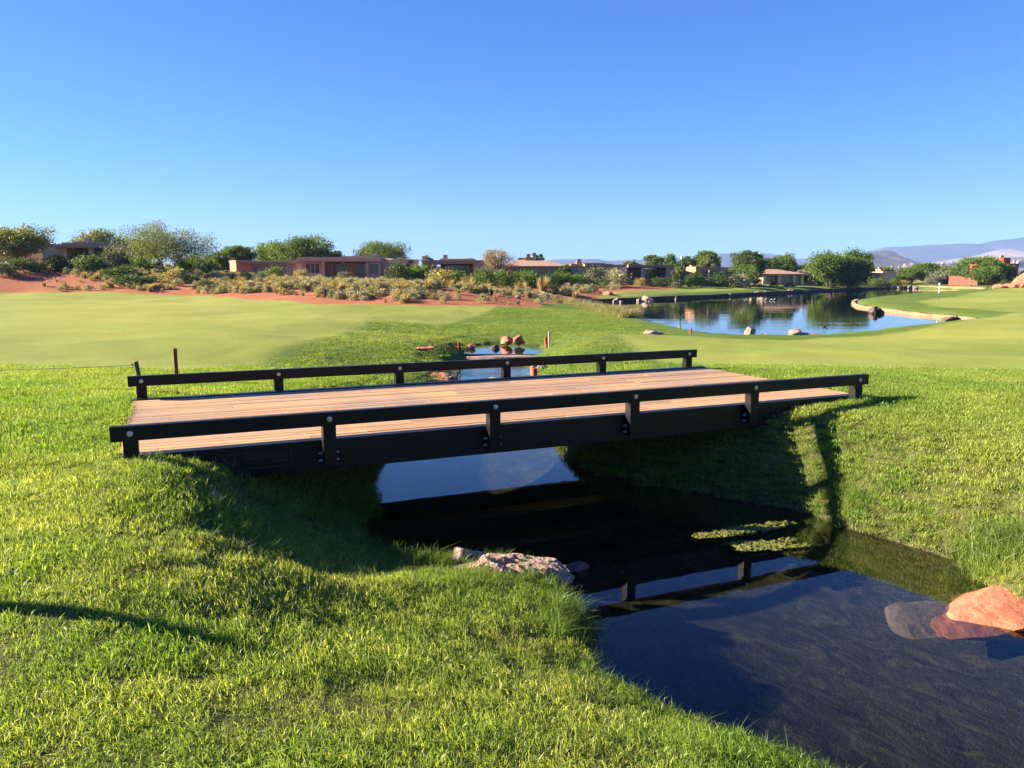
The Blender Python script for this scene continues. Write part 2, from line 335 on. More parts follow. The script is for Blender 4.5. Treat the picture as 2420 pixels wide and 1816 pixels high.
ctrl = [(0, 0, 0), (-2, 2.5, -.02), (-5, 0, .1), (-6, -20, .2), (8, -20, .1), (-4.5, 4.5, .0), (-4.4, 7, .0), (-3.6, 7.3, .0), (-3.1, 6.7, .0), (-4.6, 9, -.0), (-5.2, 11.2, -.02), (-7, 8, .02), (-9, 5, .1),
        (-15, 10, .05), (-10, 15, -.18), (-20, 15, -.05), (-6, 15, -.16), (-6, 23, -.2), (-5.8, 31, -.14), (-12, 30, -.15), (-25, 30, .05), (-40, 30, .2),
        (-4.6, 13, -.2), (-4, 19, -.62), (-3.4, 24.5, -.38), (-4.6, 27, -.3), (-2.6, 30.5, -.58), (-1, 33, -.56), (-6.5, 28.5, -.2), (-5.4, 20.5, -.28), (1, 31.5, -.58), (3, 29, -.5), (5, 27.5, -.4), (2.6, 24.8, -.22), (4.4, 24, -.3), (3.4, 20, -.35), (2.6, 15, -.15),
        (4.9, 11, -.02), (5.4, 10.2, -.02), (6.5, 9.5, -.05), (4.2, 12.9, -.05), (3.0, 14.6, -.05), (5.2, 8, -.2), (6.5, 7.3, -.1), (7, 5.5, -.15), (9, 8, 0), (9, 3, .05), (8, 13, -.08), (14, 12, .05),
        (6, 17, -.22), (10, 15.5, -.12), (20, 15, -.02), (10, 25, -.52), (20, 28, -.42), (8, 28.4, -.64), (14, 29.6, -.66), (10.5, 28.2, -.64), (6.6, 30, -.62), (20, 35, -.42), (26, 36, -.33), (28, 41, -.3), (30, 30, -.2), (40, 50, -.12), (27, 47, -.33), (30, 56, -.28), (38, 68, -.28), (50, 88, -.3), (60, 60, .1), (66, 95, -.2), (60, 75, 0), (85, 120, .0), (100, 100, .4),
        (5, 33, -.55), (4.5, 38, -.58), (2, 48, -.5), (-1, 43, -.2), (-5, 42, -.08), (-10, 43.5, .0), (-16, 49, .08), (-23, 56, .15), (-37, 57, .2), (-60, 57, .3), (-2, 58, -.2), (3, 68, -.35),
        (0, 45, -.2), (3.5, 56, -.4), (8.5, 69.5, -.15), (8, 74, .0), (19, 84, -.2), (19, 95, .3), (34, 103, -.2), (34, 116, .4), (50, 119, -.2), (50, 134, .35), (64, 137, -.2), (64, 150, .4), (80, 142, -.1),
        (-40, 62, 1.5), (-33, 65, 1.6), (-26, 63, 1.05), (-20, 60, .8), (-15, 57, .78), (-9, 55, .8), (-4, 54, .68), (0, 58, .58), (4, 66, .45), (8, 74, .28), (-52, 64, 2.0),
        (-46, 78, 2.6), (-36, 80, 2.3), (-28, 82, 1.2), (-20, 85, .7), (-10, 85, .6), (0, 88, .5), (10, 95, .45), (20, 104, .5), (32, 122, .5), (48, 142, .4), (-70, 95, 2.5), (-20, 120, 1.2), (20, 150, .8), (70, 170, .6), (-60, 150, 1.5), (120, 170, .6)]
ctrl = np.array(ctrl, float)
def _k(r): return np.sqrt(r*r+1.4**2)
_A = _k(np.hypot(ctrl[:, None, 0]-ctrl[None, :, 0], ctrl[:, None, 1]-ctrl[None, :, 1]))
_n = len(ctrl); _P = np.c_[np.ones(_n), ctrl[:, :2]/50]
_Mx = np.block([[_A-np.eye(_n)*.35, _P], [_P.T, np.zeros((3, 3))]])
_W = np.linalg.solve(_Mx, np.r_[ctrl[:, 2], 0, 0, 0])
def base_h(x, y):
    s = _W[_n]+_W[_n+1]*x/50+_W[_n+2]*y/50
    for (cx, cy, _), w_ in zip(ctrl, _W[:_n]): s = s+w_*_k(np.hypot(x-cx, y-cy))
    return s
# how steep each bank of the creek rises (x, y, slope)
slopes = np.array([(-2.4, 8.6, .75), (-2.9, 7.2, .62), (-2.2, 7.0, .42), (-1.0, 6.6, .16), (-.6, 5.8, .2), (0.1, 5.0, .30), (.6, 4.2, .36), (1.0, 3.4, .40), (2, 1, .4), (-2.8, 10.5, .5), (-3, 13, .42), (-3, 18, .4), (-2.5, 23, .4),
                   (5, 8.0, .75), (4.6, 9, .70), (3.6, 10, .75), (4.8, 6.3, .5), (5.5, 4, .45), (2.2, 11.3, .62), (1.6, 14, .5), (1.4, 19, .45), (1.8, 23, .4)])
def slope_f(x, y):
    a = 0; b_ = 0
    for (sx, sy, s_) in slopes:
        w_ = 1/((x-sx)**2+(y-sy)**2+.15)**1.6; a = a+w_*s_; b_ = b_+w_
    return a/b_
def smin(a, b_, k):
    h = np.clip(.5+.5*(b_-a)/k, 0, 1); return b_*(1-h)+a*h-k*h*(1-h)
def height(x, y, want=False):
    x = np.asarray(x, float); y = np.asarray(y, float)
    z = base_h(x, y)
    far = sstep(170, 420, np.hypot(x, y)); z = z*(1-far)+far*(1.2+fbm(x/180, y/180, 3, 5)*1.2)
    dr = np.hypot(x, y)
    z = z+fbm(x/3.2, y/3.2, 3, 11)*.085*sstep(0, 4, dr)+fbm(x/.7, y/.7, 3, 12)*.018*(1-sstep(30, 60, dr))
    dc = sdist(x, y, CREEK)+fbm(x/.9, y/.9, 3, 21)*.10*(np.abs(x) < 9)
    bank = ZW+slope_f(x, y)*np.maximum(dc, 0)+.09*(1-np.exp(-np.maximum(dc, 0)/.12))
    z = np.where((np.abs(x) < 25) & (y < 40), smin(z, bank, .22), z)
    z = np.where(dc < 0, ZW-.42*(1-np.exp(dc/.55))-.03, z)
    du = sdist(x, y, UPPER)
    z = np.where(dc > .0, smin(z, ZU+np.where(y > 27.2, .13, .45)*np.maximum(du, 0)+.05, .15), z); z = np.where(du < 0, ZU-.3*(1-np.exp(du/.5))-.02, z)
    dl = sdist(x, y, LAKE)
    z = np.where(dl > 0, np.where((dl < 2.5) | (y > 32), np.minimum(np.maximum(z, ZL+.05), ZL+.08+.18*np.maximum(dl, 0)), z), ZL-.9*(1-np.exp(dl/1.5))-.25)
    q = (x-B0[0])*U_AX[0]+(y-B0[1])*U_AX[1]; v = (x-B0[0])*V_AX[0]+(y-B0[1])*V_AX[1]
    z = np.where((q > -.2) & (q < BLEN+.28) & (v > .22) & (v < 3.75), np.minimum(z, -.07), z)
    if want: return z, dc, du, dl
    return z
def zat(x, y): return float(height(np.array([x]), np.array([y]))[0])
def lines(fine0, fine1, h, lo, hi, growth, cap, cap_to):
    def grow(start, end, sgn):
        out = []; p = start; d = h
        while (end-p)*sgn > 0:
            far_ = abs(p) > cap_to
            d = d*growth if (d*growth < cap or far_) else cap
            p += d*sgn; out.append(p)
        return out
    mid = list(np.arange(fine0, fine1, h))
    return np.array(sorted(grow(fine0, lo, -1)+mid+grow(fine1, hi, 1)))
XS = lines(-6.5, 8.5, .1, -5200, 5200, 1.06, .7, 110); YS = lines(1.5, 14.0, .1, -400, 5600, 1.04, .5, 150)
GX, GY = np.meshgrid(XS, YS); gx, gy = GX.ravel(), GY.ravel()
gz, dc, du, dl = height(gx, gy, True)
def poly(px, z): return np.array([at(a, b_, z) for a, b_ in px])
FAIR_L = np.vstack([poly([(-700, 820), (0, 797), (200, 803), (380, 808), (480, 792), (600, 755), (700, 728), (770, 708)], -.22), poly([(797, 698), (825, 694), (942, 696), (1025, 683)], -.3), poly([(1068, 671), (1092, 661)], -.3),
                    np.array([(3, 58), (8.6, 67.5), (18.5, 80), (34, 99), (50, 116), (64, 134), (80, 150), (60, 152), (44, 135), (30, 112), (16, 92), (8, 79), (2, 66), (-3, 60), (-12, 60), (-40, 70), (-90, 70)])])
FAIR_R = np.vstack([poly([(1330, 748), (1405, 738), (1508, 733), (1600, 734), (1720, 733), (1860, 725), (1980, 714), (2080, 704)], -.6), np.array([(26.5, 41), (25.8, 44), (26.5, 50), (29, 56), (37, 66), (50, 84), (66, 106), (120, 120), (120, 20)]),
                    poly([(2600, 795), (2212, 794), (1950, 788), (1770, 784), (1626, 777), (1500, 780), (1430, 765)], -.1)])
SAND = np.array([(-120, 57.5), (-60, 57.5), (-37, 57.2), (-23.4, 56.2), (-16, 49.5), (-10.3, 43.8), (-5.1, 42.6), (0, 44.8), (4, 56), (8.3, 69), (13, 78), (20, 92), (20, 100), (30, 118), (44, 140), (30, 180), (-120, 180)])
def softmask(P, s, jit, js):
    d = sdist(gx, gy, P)+fbm(gx/js, gy/js, 3, 31)*jit; return 1-sstep(-s, s, d)
fair = np.maximum(softmask(FAIR_L, .25, .35, 3), softmask(FAIR_R, .25, .3, 3))
sand = softmask(SAND, .6, .8, 4)
sand = np.maximum(sand, (np.hypot(gx, gy) > 175)*1.0)
lakeR = (gx > 20) & (gx < 90) & (gy > 36)
bed = np.clip(sstep(.17, -.03, dc)+sstep(.12, -.06, du)+(gz < ZL-.2)*(dl < .3), 0, 1)
desert = sstep(150, 210, np.hypot(gx, gy))
thatch_shade = (1-sstep(13, 19, np.hypot(gx, gy)))*(1-fair)  # near ground under the tufts, darkened to paint shade into the gaps
nx, ny = len(XS), len(YS)
I = np.arange(nx*ny).reshape(ny, nx)
FQ = np.stack([I[:-1, :-1], I[:-1, 1:], I[1:, 1:], I[1:, :-1]], -1).reshape(-1, 4)
me = mesh_np('ground', np.c_[gx, gy, gz], FQ, M['ground'], True, {'mask': ('FLOAT_COLOR', 'POINT', np.c_[fair, sand, bed, thatch_shade].astype(np.float32)), 'desert': ('FLOAT', 'POINT', desert.astype(np.float32))})
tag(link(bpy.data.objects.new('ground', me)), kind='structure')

def water(name, P, z, mat_, h, marg, extra=None):
    P = np.array(P); x = np.arange(P[:, 0].min()-2, P[:, 0].max()+2, h); y = np.arange(P[:, 1].min()-2, P[:, 1].max()+2, h)
    X, Y = np.meshgrid(x, y); d = sdist(X.ravel(), Y.ravel(), P); keep = d < marg
    if extra is not None: keep &= extra(X.ravel(), Y.ravel())
    J = np.arange(X.size).reshape(X.shape); Q = np.stack([J[:-1, :-1], J[:-1, 1:], J[1:, 1:], J[1:, :-1]], -1).reshape(-1, 4)
    Q = Q[keep[Q].all(1)]; u, inv = np.unique(Q, return_inverse=True)
    me = mesh_np(name, np.c_[X.ravel()[u], Y.ravel()[u], np.full(len(u), z)], inv.reshape(-1, 4), mat_)
    return tag(link(bpy.data.objects.new(name, me)), kind='structure')
water('creek_water', CREEK, ZW, M['creek'], .25, .6, lambda x, y: y < 16.01)
water('riffle_water', CREEK, ZW, M['riffle'], .25, .6, lambda x, y: (y > 15.7) & (y < 24.6))
water('upper_pool_water', UPPER, ZU, M['creek'], .25, .5, lambda x, y: y > 24.75)
water('lake_water', LAKE, ZL, M['lake'], .5, .6)

# ------------------------------------------------------------------ far ridges
def ridge_mat(name, stops, sc):
    return simple(name, stops, sc, rough=1, bs=.8, bd=6, detail=8, spec=.05)
M['ridge_far'] = ridge_mat('ridge_far_rock', [(.3, (.05, .045, .045)), (.7, (.085, .075, .07))], .004)
M['ridge_pale'] = ridge_mat('ridge_pale_rock', [(.3, (.17, .135, .12)), (.7, (.24, .195, .175))], .004)
M['mesa'] = ridge_mat('mesa_rock', [(.3, (.05, .042, .04)), (.7, (.11, .09, .078))], .012)
M['ridge_mid'] = ridge_mat('ridge_brown_rock', [(.3, (.10, .08, .066)), (.7, (.165, .13, .108))], .006)
def ridge(name, sil, D, depth, m, rough, seed, plateau=.25, label=None):
    """a range of hills: foot nearest us, rising to the crest line and falling away behind it"""
    sil = np.array(sil, float)
    xs_px = np.linspace(sil[0, 0], sil[-1, 0], 260)
    top = np.interp(xs_px, sil[:, 0], sil[:, 1])
    pts = np.array([atd(a, b_, D) for a, b_ in zip(xs_px, top)])
    vs = np.linspace(0, 1, 46); V = []
    for v in vs:
        if v < .7: prof = (v/.7)**1.25
        else: prof = 1-(v-.7)/.3*.5
        yy = D-depth*(.7-v)/.7 if v < .7 else D+(v-.7)/.3*depth*.5
        x = pts[:, 0]*yy/D if False else pts[:, 0]
        g = fbm(x/(depth*.12), np.full_like(x, yy)/(depth*.35), 5, seed)
        z = pts[:, 2]*prof+g*rough*np.minimum(prof*1.2, 1)*(0.25 if abs(v-.7) < .02 else 1)*(pts[:, 2]*.25+4)
        V.append(np.c_[x, np.full_like(x, yy)+g*depth*.03, np.maximum(z, -1)-(1.0 if v == 0 else 0)])
    V = np.concatenate(V); J = np.arange(len(V)).reshape(len(vs), -1)
    Q = np.stack([J[:-1, :-1], J[:-1, 1:], J[1:, 1:], J[1:, :-1]], -1).reshape(-1, 4)
    return tag(link(bpy.data.objects.new(name, mesh_np(name, V, Q, M[m], True))), kind='structure')
ridge('far_plateau', [(1780, 578), (1840, 552), (1865, 545), (1915, 533.5), (2000, 529), (2050, 527), (2080, 525.5), (2115, 526.5), (2150, 520), (2212, 511.5), (2260, 508), (2400, 506), (2700, 520), (3000, 560)], 4600, 900, 'ridge_far', .35, 3)
ridge('pale_slope', [(1900, 586), (1935, 579), (2000, 569), (2060, 560), (2110, 553), (2150, 541), (2178, 538), (2200, 545), (2212, 543), (2300, 536), (2500, 530), (2800, 560)], 3400, 900, 'ridge_pale', .3, 5)
ridge('brown_slope', [(1850, 585), (1960, 581), (2030, 574), (2080, 567), (2110, 559), (2140, 556), (2180, 556), (2212, 555), (2300, 548), (2600, 545), (2900, 580)], 2500, 800, 'ridge_mid', .3, 8)
ridge('mesa_hill', [(1780, 566), (1830, 556), (1863, 550), (1892, 544.5), (1905, 543), (1917, 543.6), (1922, 549), (1932, 557), (1959, 571), (1985, 583)], 2000, 330, 'mesa', .6, 12)
ridge('left_ridge', [(1000, 586), (1100, 572), (1180, 563), (1205, 560.5), (1290, 559.5), (1312, 563.5), (1370, 562), (1440, 560), (1480, 556), (1520, 550), (1560, 547.5), (1600, 547.5), (1660, 547), (1682, 552), (1700, 561), (1740, 568), (1780, 580)], 4000, 800, 'ridge_far', .3, 15)
ridge('distant_ridge', [(1600, 575), (1690, 562), (1720, 559), (1745, 558), (1760, 556.5), (1800, 556), (1850, 554), (1900, 556), (1990, 575)], 4900, 500, 'ridge_far', .2, 18)

# ------------------------------------------------------------------ bridge
def blocal(u, v, z=0): p = B0+U_AX*u+V_AX*v; return (p[0], p[1], z)
m, t, n, L, b = mat('deck_wood'); M['wood'] = m
a = N(t, 'ShaderNodeAttribute', attribute_name='rnd'); tc = N(t, 'ShaderNodeTexCoord')
mp = N(t, 'ShaderNodeMapping'); mp.inputs['Scale'].default_value = (1.2, 22, 22); ad = N(t, 'ShaderNodeVectorMath', operation='ADD')
sc_ = N(t, 'ShaderNodeVectorMath', operation='SCALE'); sc_.inputs['Scale'].default_value = 37.0
cx_ = N(t, 'ShaderNodeCombineXYZ'); L.new(a.outputs['Fac'], cx_.inputs[0]); L.new(a.outputs['Fac'], cx_.inputs[1]); L.new(cx_.outputs[0], sc_.inputs[0])
L.new(tc.outputs['Object'], ad.inputs[0]); L.new(sc_.outputs[0], ad.inputs[1]); L.new(ad.outputs[0], mp.inputs[0])
g1 = noise(t, 1.4, 6, .6, vec=mp.outputs[0], dist=.8); r1 = ramp(t, [(.3, (.30, .175, .082)), (.5, (.42, .262, .13)), (.72, (.50, .335, .18))]); L.new(g1.outputs['Fac'], r1.inputs[0])
pr = ramp(t, [(0, (.74, .69, .66)), (.35, (.88, .83, .79)), (.6, (1.0, .95, .88)), (1, (1.1, 1.02, .9))]); L.new(a.outputs['Fac'], pr.inputs[0])
c = mixc(t, 1.0, r1.outputs[0], pr.outputs[0], 'MULTIPLY')
sx = N(t, 'ShaderNodeSeparateXYZ'); L.new(tc.outputs['Object'], sx.inputs[0])
# wheel tracks and weather: greyed wood away from the edges, blotchy
wn = noise(t, .7, 4, .6); wm = N(t, 'ShaderNodeMapRange', i_1=.42, i_2=.62, i_3=0, i_4=.55); L.new(wn.outputs['Fac'], wm.inputs[0])
ed = N(t, 'ShaderNodeMapRange', i_1=.45, i_2=1.5, i_3=0, i_4=1); L.new(sx.outputs[1], ed.inputs[0])
wmu = N(t, 'ShaderNodeMath', operation='MULTIPLY'); L.new(wm.outputs[0], wmu.inputs[0]); L.new(ed.outputs[0], wmu.inputs[1])
c = mixc(t, wmu.outputs[0], c, (.19, .145, .12)); L.new(c, b.inputs['Base Color']); b.inputs['Roughness'].default_value = .7
bump(t, g1.outputs['Fac'], .25, .006, b)

BL = 9.02; WB = 3.838
br = empty('cart_bridge', (B0[0], B0[1], 0), .4147)
tag(br, 'low black and brown wooden cart bridge spanning the creek', 'bridge')
mb = MB()
planks = np.linspace(.272, WB-.142, 26); pr_ = random.Random(4)
for i in range(25):
    v0, v1 = planks[i]+.005, planks[i+1]-.005; u = -.12; first = True
    while u < BL+.20:
        ln = pr_.choice([2.4, 3.0, 3.6, 3.0]) if not first else pr_.choice([1.2, 1.8, 2.4, 3.0, 3.6])
        first = False; e = min(u+ln, BL+.22)
        if BL+.22-e < .5: e = BL+.22
        mb.c = pr_.random(); zt = pr_.uniform(-.0025, .0025)
        mb.box(u+.002, e-.002, v0, v1, -.04, zt); u = e
mb.build('deck', M['wood'], br, bevel=.003)
sc = MB()
for j, u in enumerate(np.arange(-.08, BL+.3, .906)):
    for i in range(25):
        for f in (.25, .75):
            if pr_.random() < .4:
                v = planks[i]+(planks[1]-planks[0])*f+pr_.uniform(-.01, .01); uu = u+pr_.uniform(-.03, .03)
                sc.tube([(uu, v, -.002), (uu, v, .004)], [.007, .005], 8)
scr = sc.build('deck_screws', M['screw'], br); tag(scr, kind='stuff')
for v0, nm in ((.13, 0), (WB-.14, 1)):
    q = MB(); q.box(-.14, BL+.26, v0, v0+.14, -.305, .012); bm_ = q.build('side_beam', M['black'], br, bevel=.008)
    if nm == 0: NEARBEAM = bm_
for v0 in (1.25, 2.5):
    q = MB(); q.box(-.1, BL+.2, v0, v0+.14, -.30, -.042); q.build('joist', M['black'], br)
for side in (0, 1):
    v0 = 0 if side == 0 else WB
    q = MB(); q.box(-.165, BL+.165, v0, v0+.09, .175, .315); rl = q.build('hand_rail', M['black'], br, bevel=.007)
    for k in range(6):
        u = k*1.804
        bq = MB(); f = -1
        bq.tube([(u, v0+.002, .245), (u, v0-.006, .245)], .026, 14)
        bq.tube([(u, v0-.005, .245), (u, v0-.016, .245), (u, v0-.02, .245)], [.021, .016, .006], 10)
        bq.build('bolt', M['steel'], rl, smooth=False)
        q = MB(); p0, p1 = (.008, .128) if side == 0 else (WB+.006, WB+.126)
        q.box(u-.065, u+.065, p0, p1, -.235, .195); po = q.build('rail_post', M['black'], br, bevel=.006)
        if side == 0:
            for s_ in (-1, 1):
                for zz in (-.12, -.195):
                    e = MB(); e.tube([(u+s_*.064, .1, zz), (u+s_*.082, .1, zz)], .018, 6); e.tube([(u+s_*.08, .1, zz), (u+s_*.105, .1, zz)], .009, 8)
                    e.build('bracket_bolt', M['steel'], po)
# maker's plate on the near beam
pl = MB(); U0, U1, Z0, Z1 = .72, 1.44, -.22, -.055
for (a0, a1, c0, c1) in ((U0, U1, Z1-.007, Z1), (U0, U1, Z0, Z0+.007), (U1-.007, U1, Z0+.007, Z1-.007), (U0, U0+.007, Z0+.007, Z1-.007)):
    pl.box(a0, a1, .122, .1303, c0, c1)
M['relief'] = simple('worn_relief', [(.3, (.018, .019, .021)), (.75, (.04, .042, .046))], 25, rough=.4, bs=.2, bd=.004)
plate = pl.build('name_plate', M['relief'], br)
def text(s, size, u, z, w_):
    cu = bpy.data.curves.new('lettering', 'FONT'); cu.body = s; cu.size = size; cu.extrude = .004; cu.offset = .0012
    o = bpy.data.objects.new('lettering', cu); COL.objects.link(o)
    dg = bpy.context.evaluated_depsgraph_get(); me = bpy.data.meshes.new_from_object(o.evaluated_get(dg))
    COL.objects.unlink(o); bpy.data.objects.remove(o)
    xs = [v.co.x for v in me.vertices]; k = w_/(max(xs)-min(xs))
    for v in me.vertices: v.co = Vector((u+(v.co.x-min(xs))*k, .126-v.co.z, z+v.co.y))
    me.materials.clear(); me.materials.append(M['relief'])
    return link(bpy.data.objects.new('lettering', me), plate)
text('ROADRUNNER', .072, U0+.285, -.128, .40); text('BRIDGES', .04, U0+.53, -.17, .15)
em = MB(); cu_, cz_ = U0+.14, -.138
ring = [(cu_+.07*math.cos(a_), .126, cz_+.07*math.sin(a_)) for a_ in np.linspace(.9, 2*math.pi+.3, 26)]; em.tube(ring, .004, 5)
def flat(pts): # raised flat shape
    n_ = len(pts); V_ = [(cu_+x_, .122, cz_+z_) for x_, z_ in pts]+[(cu_+x_, .131, cz_+z_) for x_, z_ in pts]
    em.add(V_, [tuple(range(n_)), tuple(range(2*n_-1, n_-1, -1))]+[(i, i+n_, (i+1) % n_+n_, (i+1) % n_) for i in range(n_)])
flat([(-.10, .075), (-.085, .08), (-.02, -.005), (.02, .0), (.03, .055), (.05, .062), (.055, -.005), (.03, -.035), (-.02, -.035), (-.04, -.015)])
em.build('bird_emblem', M['relief'], plate)

# ------------------------------------------------------------------ rocks
def rock_mesh(seed, sx, sy, sz, m, sub=3, rough=.35, flat_top=False):
    bm = bmesh.new(); bmesh.ops.create_icosphere(bm, subdivisions=sub, radius=1)
    r = np.random.default_rng(seed); planes = r.normal(size=(14, 3)); planes /= np.linalg.norm(planes, axis=1)[:, None]; off = r.uniform(.5, .88, 14)
    for v in bm.verts:
        p = np.array(v.co)
        for pn, o_ in zip(planes, off):
            e = p@pn-o_
            if e > 0: p = p-pn*e*.85
        if flat_top and p[2] > .45: p[2] = .45+(p[2]-.45)*.2
        q = p*2.3+seed
        k = 1+rough*.35*float(fbm(np.array([q[0]+q[2]*.7]), np.array([q[1]-q[2]*.6]), 4, seed)[0])
        p = p*k; v.co = (p[0]*sx, p[1]*sy, p[2]*sz)
    me = bpy.data.meshes.new('rock'); bm.to_mesh(me); bm.free(); me.materials.append(M[m]); return me
def rock(name, label, x, y, z, sx, sy, sz, m, seed, rz=0, cat='rock', group=None, sub=3, rough=.35, flat_top=False, tilt=0):
    o = link(bpy.data.objects.new(name, rock_mesh(seed, sx, sy, sz, m, sub, rough, flat_top)))
    o.location = (x, y, z); o.rotation_euler = (tilt, 0, rz); return tag(o, label, cat, group)
rock('boulder', 'pale pink rugged boulder half buried in the grass spit at the water edge', -.12, 6.80, -1.07, .78, .31, .33, 'rock', 3, rz=-.38, sub=6, rough=1.5)
rock('boulder', 'smooth flat coral slab lying in the creek by the right bank', 4.36, 6.16, -1.11, 1.05, .54, .18, 'coral', 8, rz=.2, sub=5, rough=.5, flat_top=True)
rock('boulder', 'submerged slab running under water from the coral slab', 3.74, 6.62, -1.40, .40, .38, .25, 'tanrock', 9, rz=.1, sub=4, rough=.3, flat_top=True)
rock('boulder', 'pinkish stone wedged in the grass under the left end of the bridge', -2.62, 6.72, -.42, .10, .12, .22, 'rock', 11, sub=3, rough=.5)
rock('boulder', 'small dark wet stone beside the pink boulder in the creek', .62, 7.15, -1.12, .16, .14, .11, 'darkrock', 13)
def rpx(label, x, y, z, wpx, hpx, m, seed, group=None, name='boulder', rough=.7, dep=.8, sub=4):
    X, Y = at(x, y, z); k = Y/1691.0
    return rock(name, label, X, Y+.2*wpx*k, z+hpx*k*.28, wpx*k*.66, wpx*k*.66*dep, hpx*k*.78, m, seed, rz=seed*.7, group=group, rough=rough, sub=sub)
rpx('large orange red boulder at the left edge of the riffle just beyond the far rail', 938, 833, -1.05, 72, 24, 'redrock', 21, sub=4)
rpx('rounded pinkish boulder next to the large orange one by the riffle', 968, 833, -1.08, 36, 26, 'rock', 22)
rpx('pale stone poking out of the riffle behind the far rail', 1068, 829, -1.1, 26, 16, 'tanrock', 23)
rpx('pale pink boulder beside the near red stake on the riffle bank', 1162, 812, -1.05, 46, 30, 'rock', 24)
rpx('reddish boulder on the left bank of the upper pool', 1014, 757, -.9, 28, 15, 'redrock', 25)
rpx('orange boulder behind the upper pool, left of its pair', 1093, 741, -.75, 26, 15, 'redrock', 26)
rpx('dark red boulder behind the upper pool, right of its pair', 1122, 742, -.75, 22, 16, 'redrock', 27)
rpx('small dark pointed rock standing in the upper pool', 1070, 758, -.92, 20, 13, 'darkrock', 28)
rpx('flat red stone set in the grass left of the upper pool', 917, 757, -.42, 40, 9, 'redrock', 29)
rpx('small tan stone on the grass between creek and lake', 1315, 727, -.42, 20, 9, 'tanrock', 31)
rpx('wide flat tan stone on the grass between creek and lake', 1407, 725, -.42, 42, 11, 'tanrock', 32)
rpx('tall pointed boulder at the near lake edge, left one', 1620, 727, -.72, 26, 22, 'rock', 33)
rpx('low grey stone right of the left boulder at the near lake edge', 1652, 728, -.72, 16, 8, 'tanrock', 34)
rpx('tall pale boulder at the near lake edge, middle one', 1718, 728, -.72, 30, 22, 'rock', 35)
rpx('low flat pink stone at the near lake edge right of the tall pale boulder', 1738, 728, -.72, 26, 9, 'rock', 36)
rpx('rightmost low stone of the row at the near lake edge', 1762, 727, -.72, 26, 8, 'rock', 37)
rpx('dark jagged rocks piled against the peninsula wall', 1888, 678, -.7, 24, 17, 'darkrock', 38)
rpx('dark low rock leaning on the peninsula wall beside the jagged one', 1902, 678, -.7, 18, 11, 'darkrock', 39)
rpx('left dark boulder of the pair at the tip of the wall by the green', 2050, 699, -.68, 24, 17, 'darkrock', 40)
rpx('right dark boulder of the pair at the tip of the wall by the green', 2068, 699, -.68, 18, 17, 'darkrock', 41)
for i, (x, y, ww, hh, q) in enumerate([(1330, 655, 12, 11, 'leftmost pale rock along the far lake shore'), (1342, 656, 9, 7, 'small rock beside the leftmost rock of the far lake shore'), (1380, 652, 12, 8, 'low rock at the far lake shore under the lamp post'),
        (1396, 652, 20, 13, 'large pink rock at the far lake shore under the lamp post'), (1408, 653, 9, 9, 'small rock right of the large pink one on the far lake shore'), (1461, 648, 7, 8, 'small upright rock on the far shore before the sunlit orange house'),
        (1576, 641, 9, 8, 'square rock on the far shore left of the hip roofed house'), (1635, 637, 16, 7, 'wide pale rock on the far shore below the hip roofed house'), (1653, 636, 7, 7, 'tiny rock right of the wide pale one on the far shore'),
        (1710, 633, 20, 10, 'rock group piece on the far shore below the tall pale tree'), (1756, 630, 10, 7, 'pale rock on the far shore below the twin trees')]):
    rpx(q, x, y, ZL, ww, hh, 'tanrock', 50+i, group='rocks along the far lake shore')
for i in range(26):
    x = 1862+i*4.7+random.uniform(-1.5, 1.5)
    rpx('small pale riprap stone at the narrow end of the lake', x, 622.6+random.uniform(-.6, .9), ZL+.05, random.uniform(5, 8), random.uniform(4, 6), random.choice(['tanrock', 'tanrock', 'rock']), 70+i, group='riprap stones at the narrow end of the lake')
rpx('dark driftwood like rock at the far end of the tan bank', 2098, 625.5, ZL, 14, 9, 'darkrock', 99)
# stone weir slab between the pools
wq = rock('stone_weir', 'long flat pink stone slab forming the weir between the pools', -.42, 24.6, -1.0, 1.6, .46, .22, 'rock', 61, rz=.05, cat='weir', sub=4, rough=.35, flat_top=True)

# ------------------------------------------------------------------ lake edges
def edge_wall(name, label, P, z0, z1, th, m, jitter=.03):
    P = chaikin(P, 2, closed=False); n_ = len(P); d = np.gradient(P, axis=0); d /= np.linalg.norm(d, axis=1)[:, None]; nn = np.c_[-d[:, 1], d[:, 0]]
    r = np.random.default_rng(5); j = r.normal(size=n_)*jitter
    A = P+nn*j[:, None]; B = P+nn*th; zt = z1+r.normal(size=n_)*.02
    V = np.concatenate([np.c_[A, np.full(n_, z0)], np.c_[A, zt], np.c_[B, zt], np.c_[B, np.full(n_, z0)]])
    F = []
    for k in range(n_-1):
        for q in range(3): F.append((q*n_+k, q*n_+k+1, (q+1)*n_+k+1, (q+1)*n_+k))
    F += [(0, n_, 2*n_, 3*n_), (n_-1, 4*n_-1, 3*n_-1, 2*n_-1)]
    return tag(link(bpy.data.objects.new(name, mesh_np(name, V, F, M[m], False))), label, 'wall')
M['tanbank'] = simple('tan_bank', [(.3, (.17, .105, .06)), (.7, (.26, .17, .10))], 1.5, rough=.95, bs=.6, bd=.05)
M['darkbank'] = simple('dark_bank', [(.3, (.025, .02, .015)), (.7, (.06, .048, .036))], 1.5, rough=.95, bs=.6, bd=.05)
pen = [at(*q, ZL) for q in [(2112, 696.5), (2075, 690), (1985, 683), (1900, 672), (1848, 664), (1837, 656), (1850, 650)]]
edge_wall('retaining_wall', 'low tan retaining wall edging the peninsula of the putting green', pen, ZL-.3, ZL+.17, -.35, 'tanbank')
edge_wall('retaining_wall', 'distant tan bank wall at the far right end of the lake', [at(*q, ZL) for q in [(1985, 623.2), (2020, 624), (2060, 625), (2105, 626.2), (2125, 628)]], ZL-.3, ZL+.42, .5, 'tanbank')
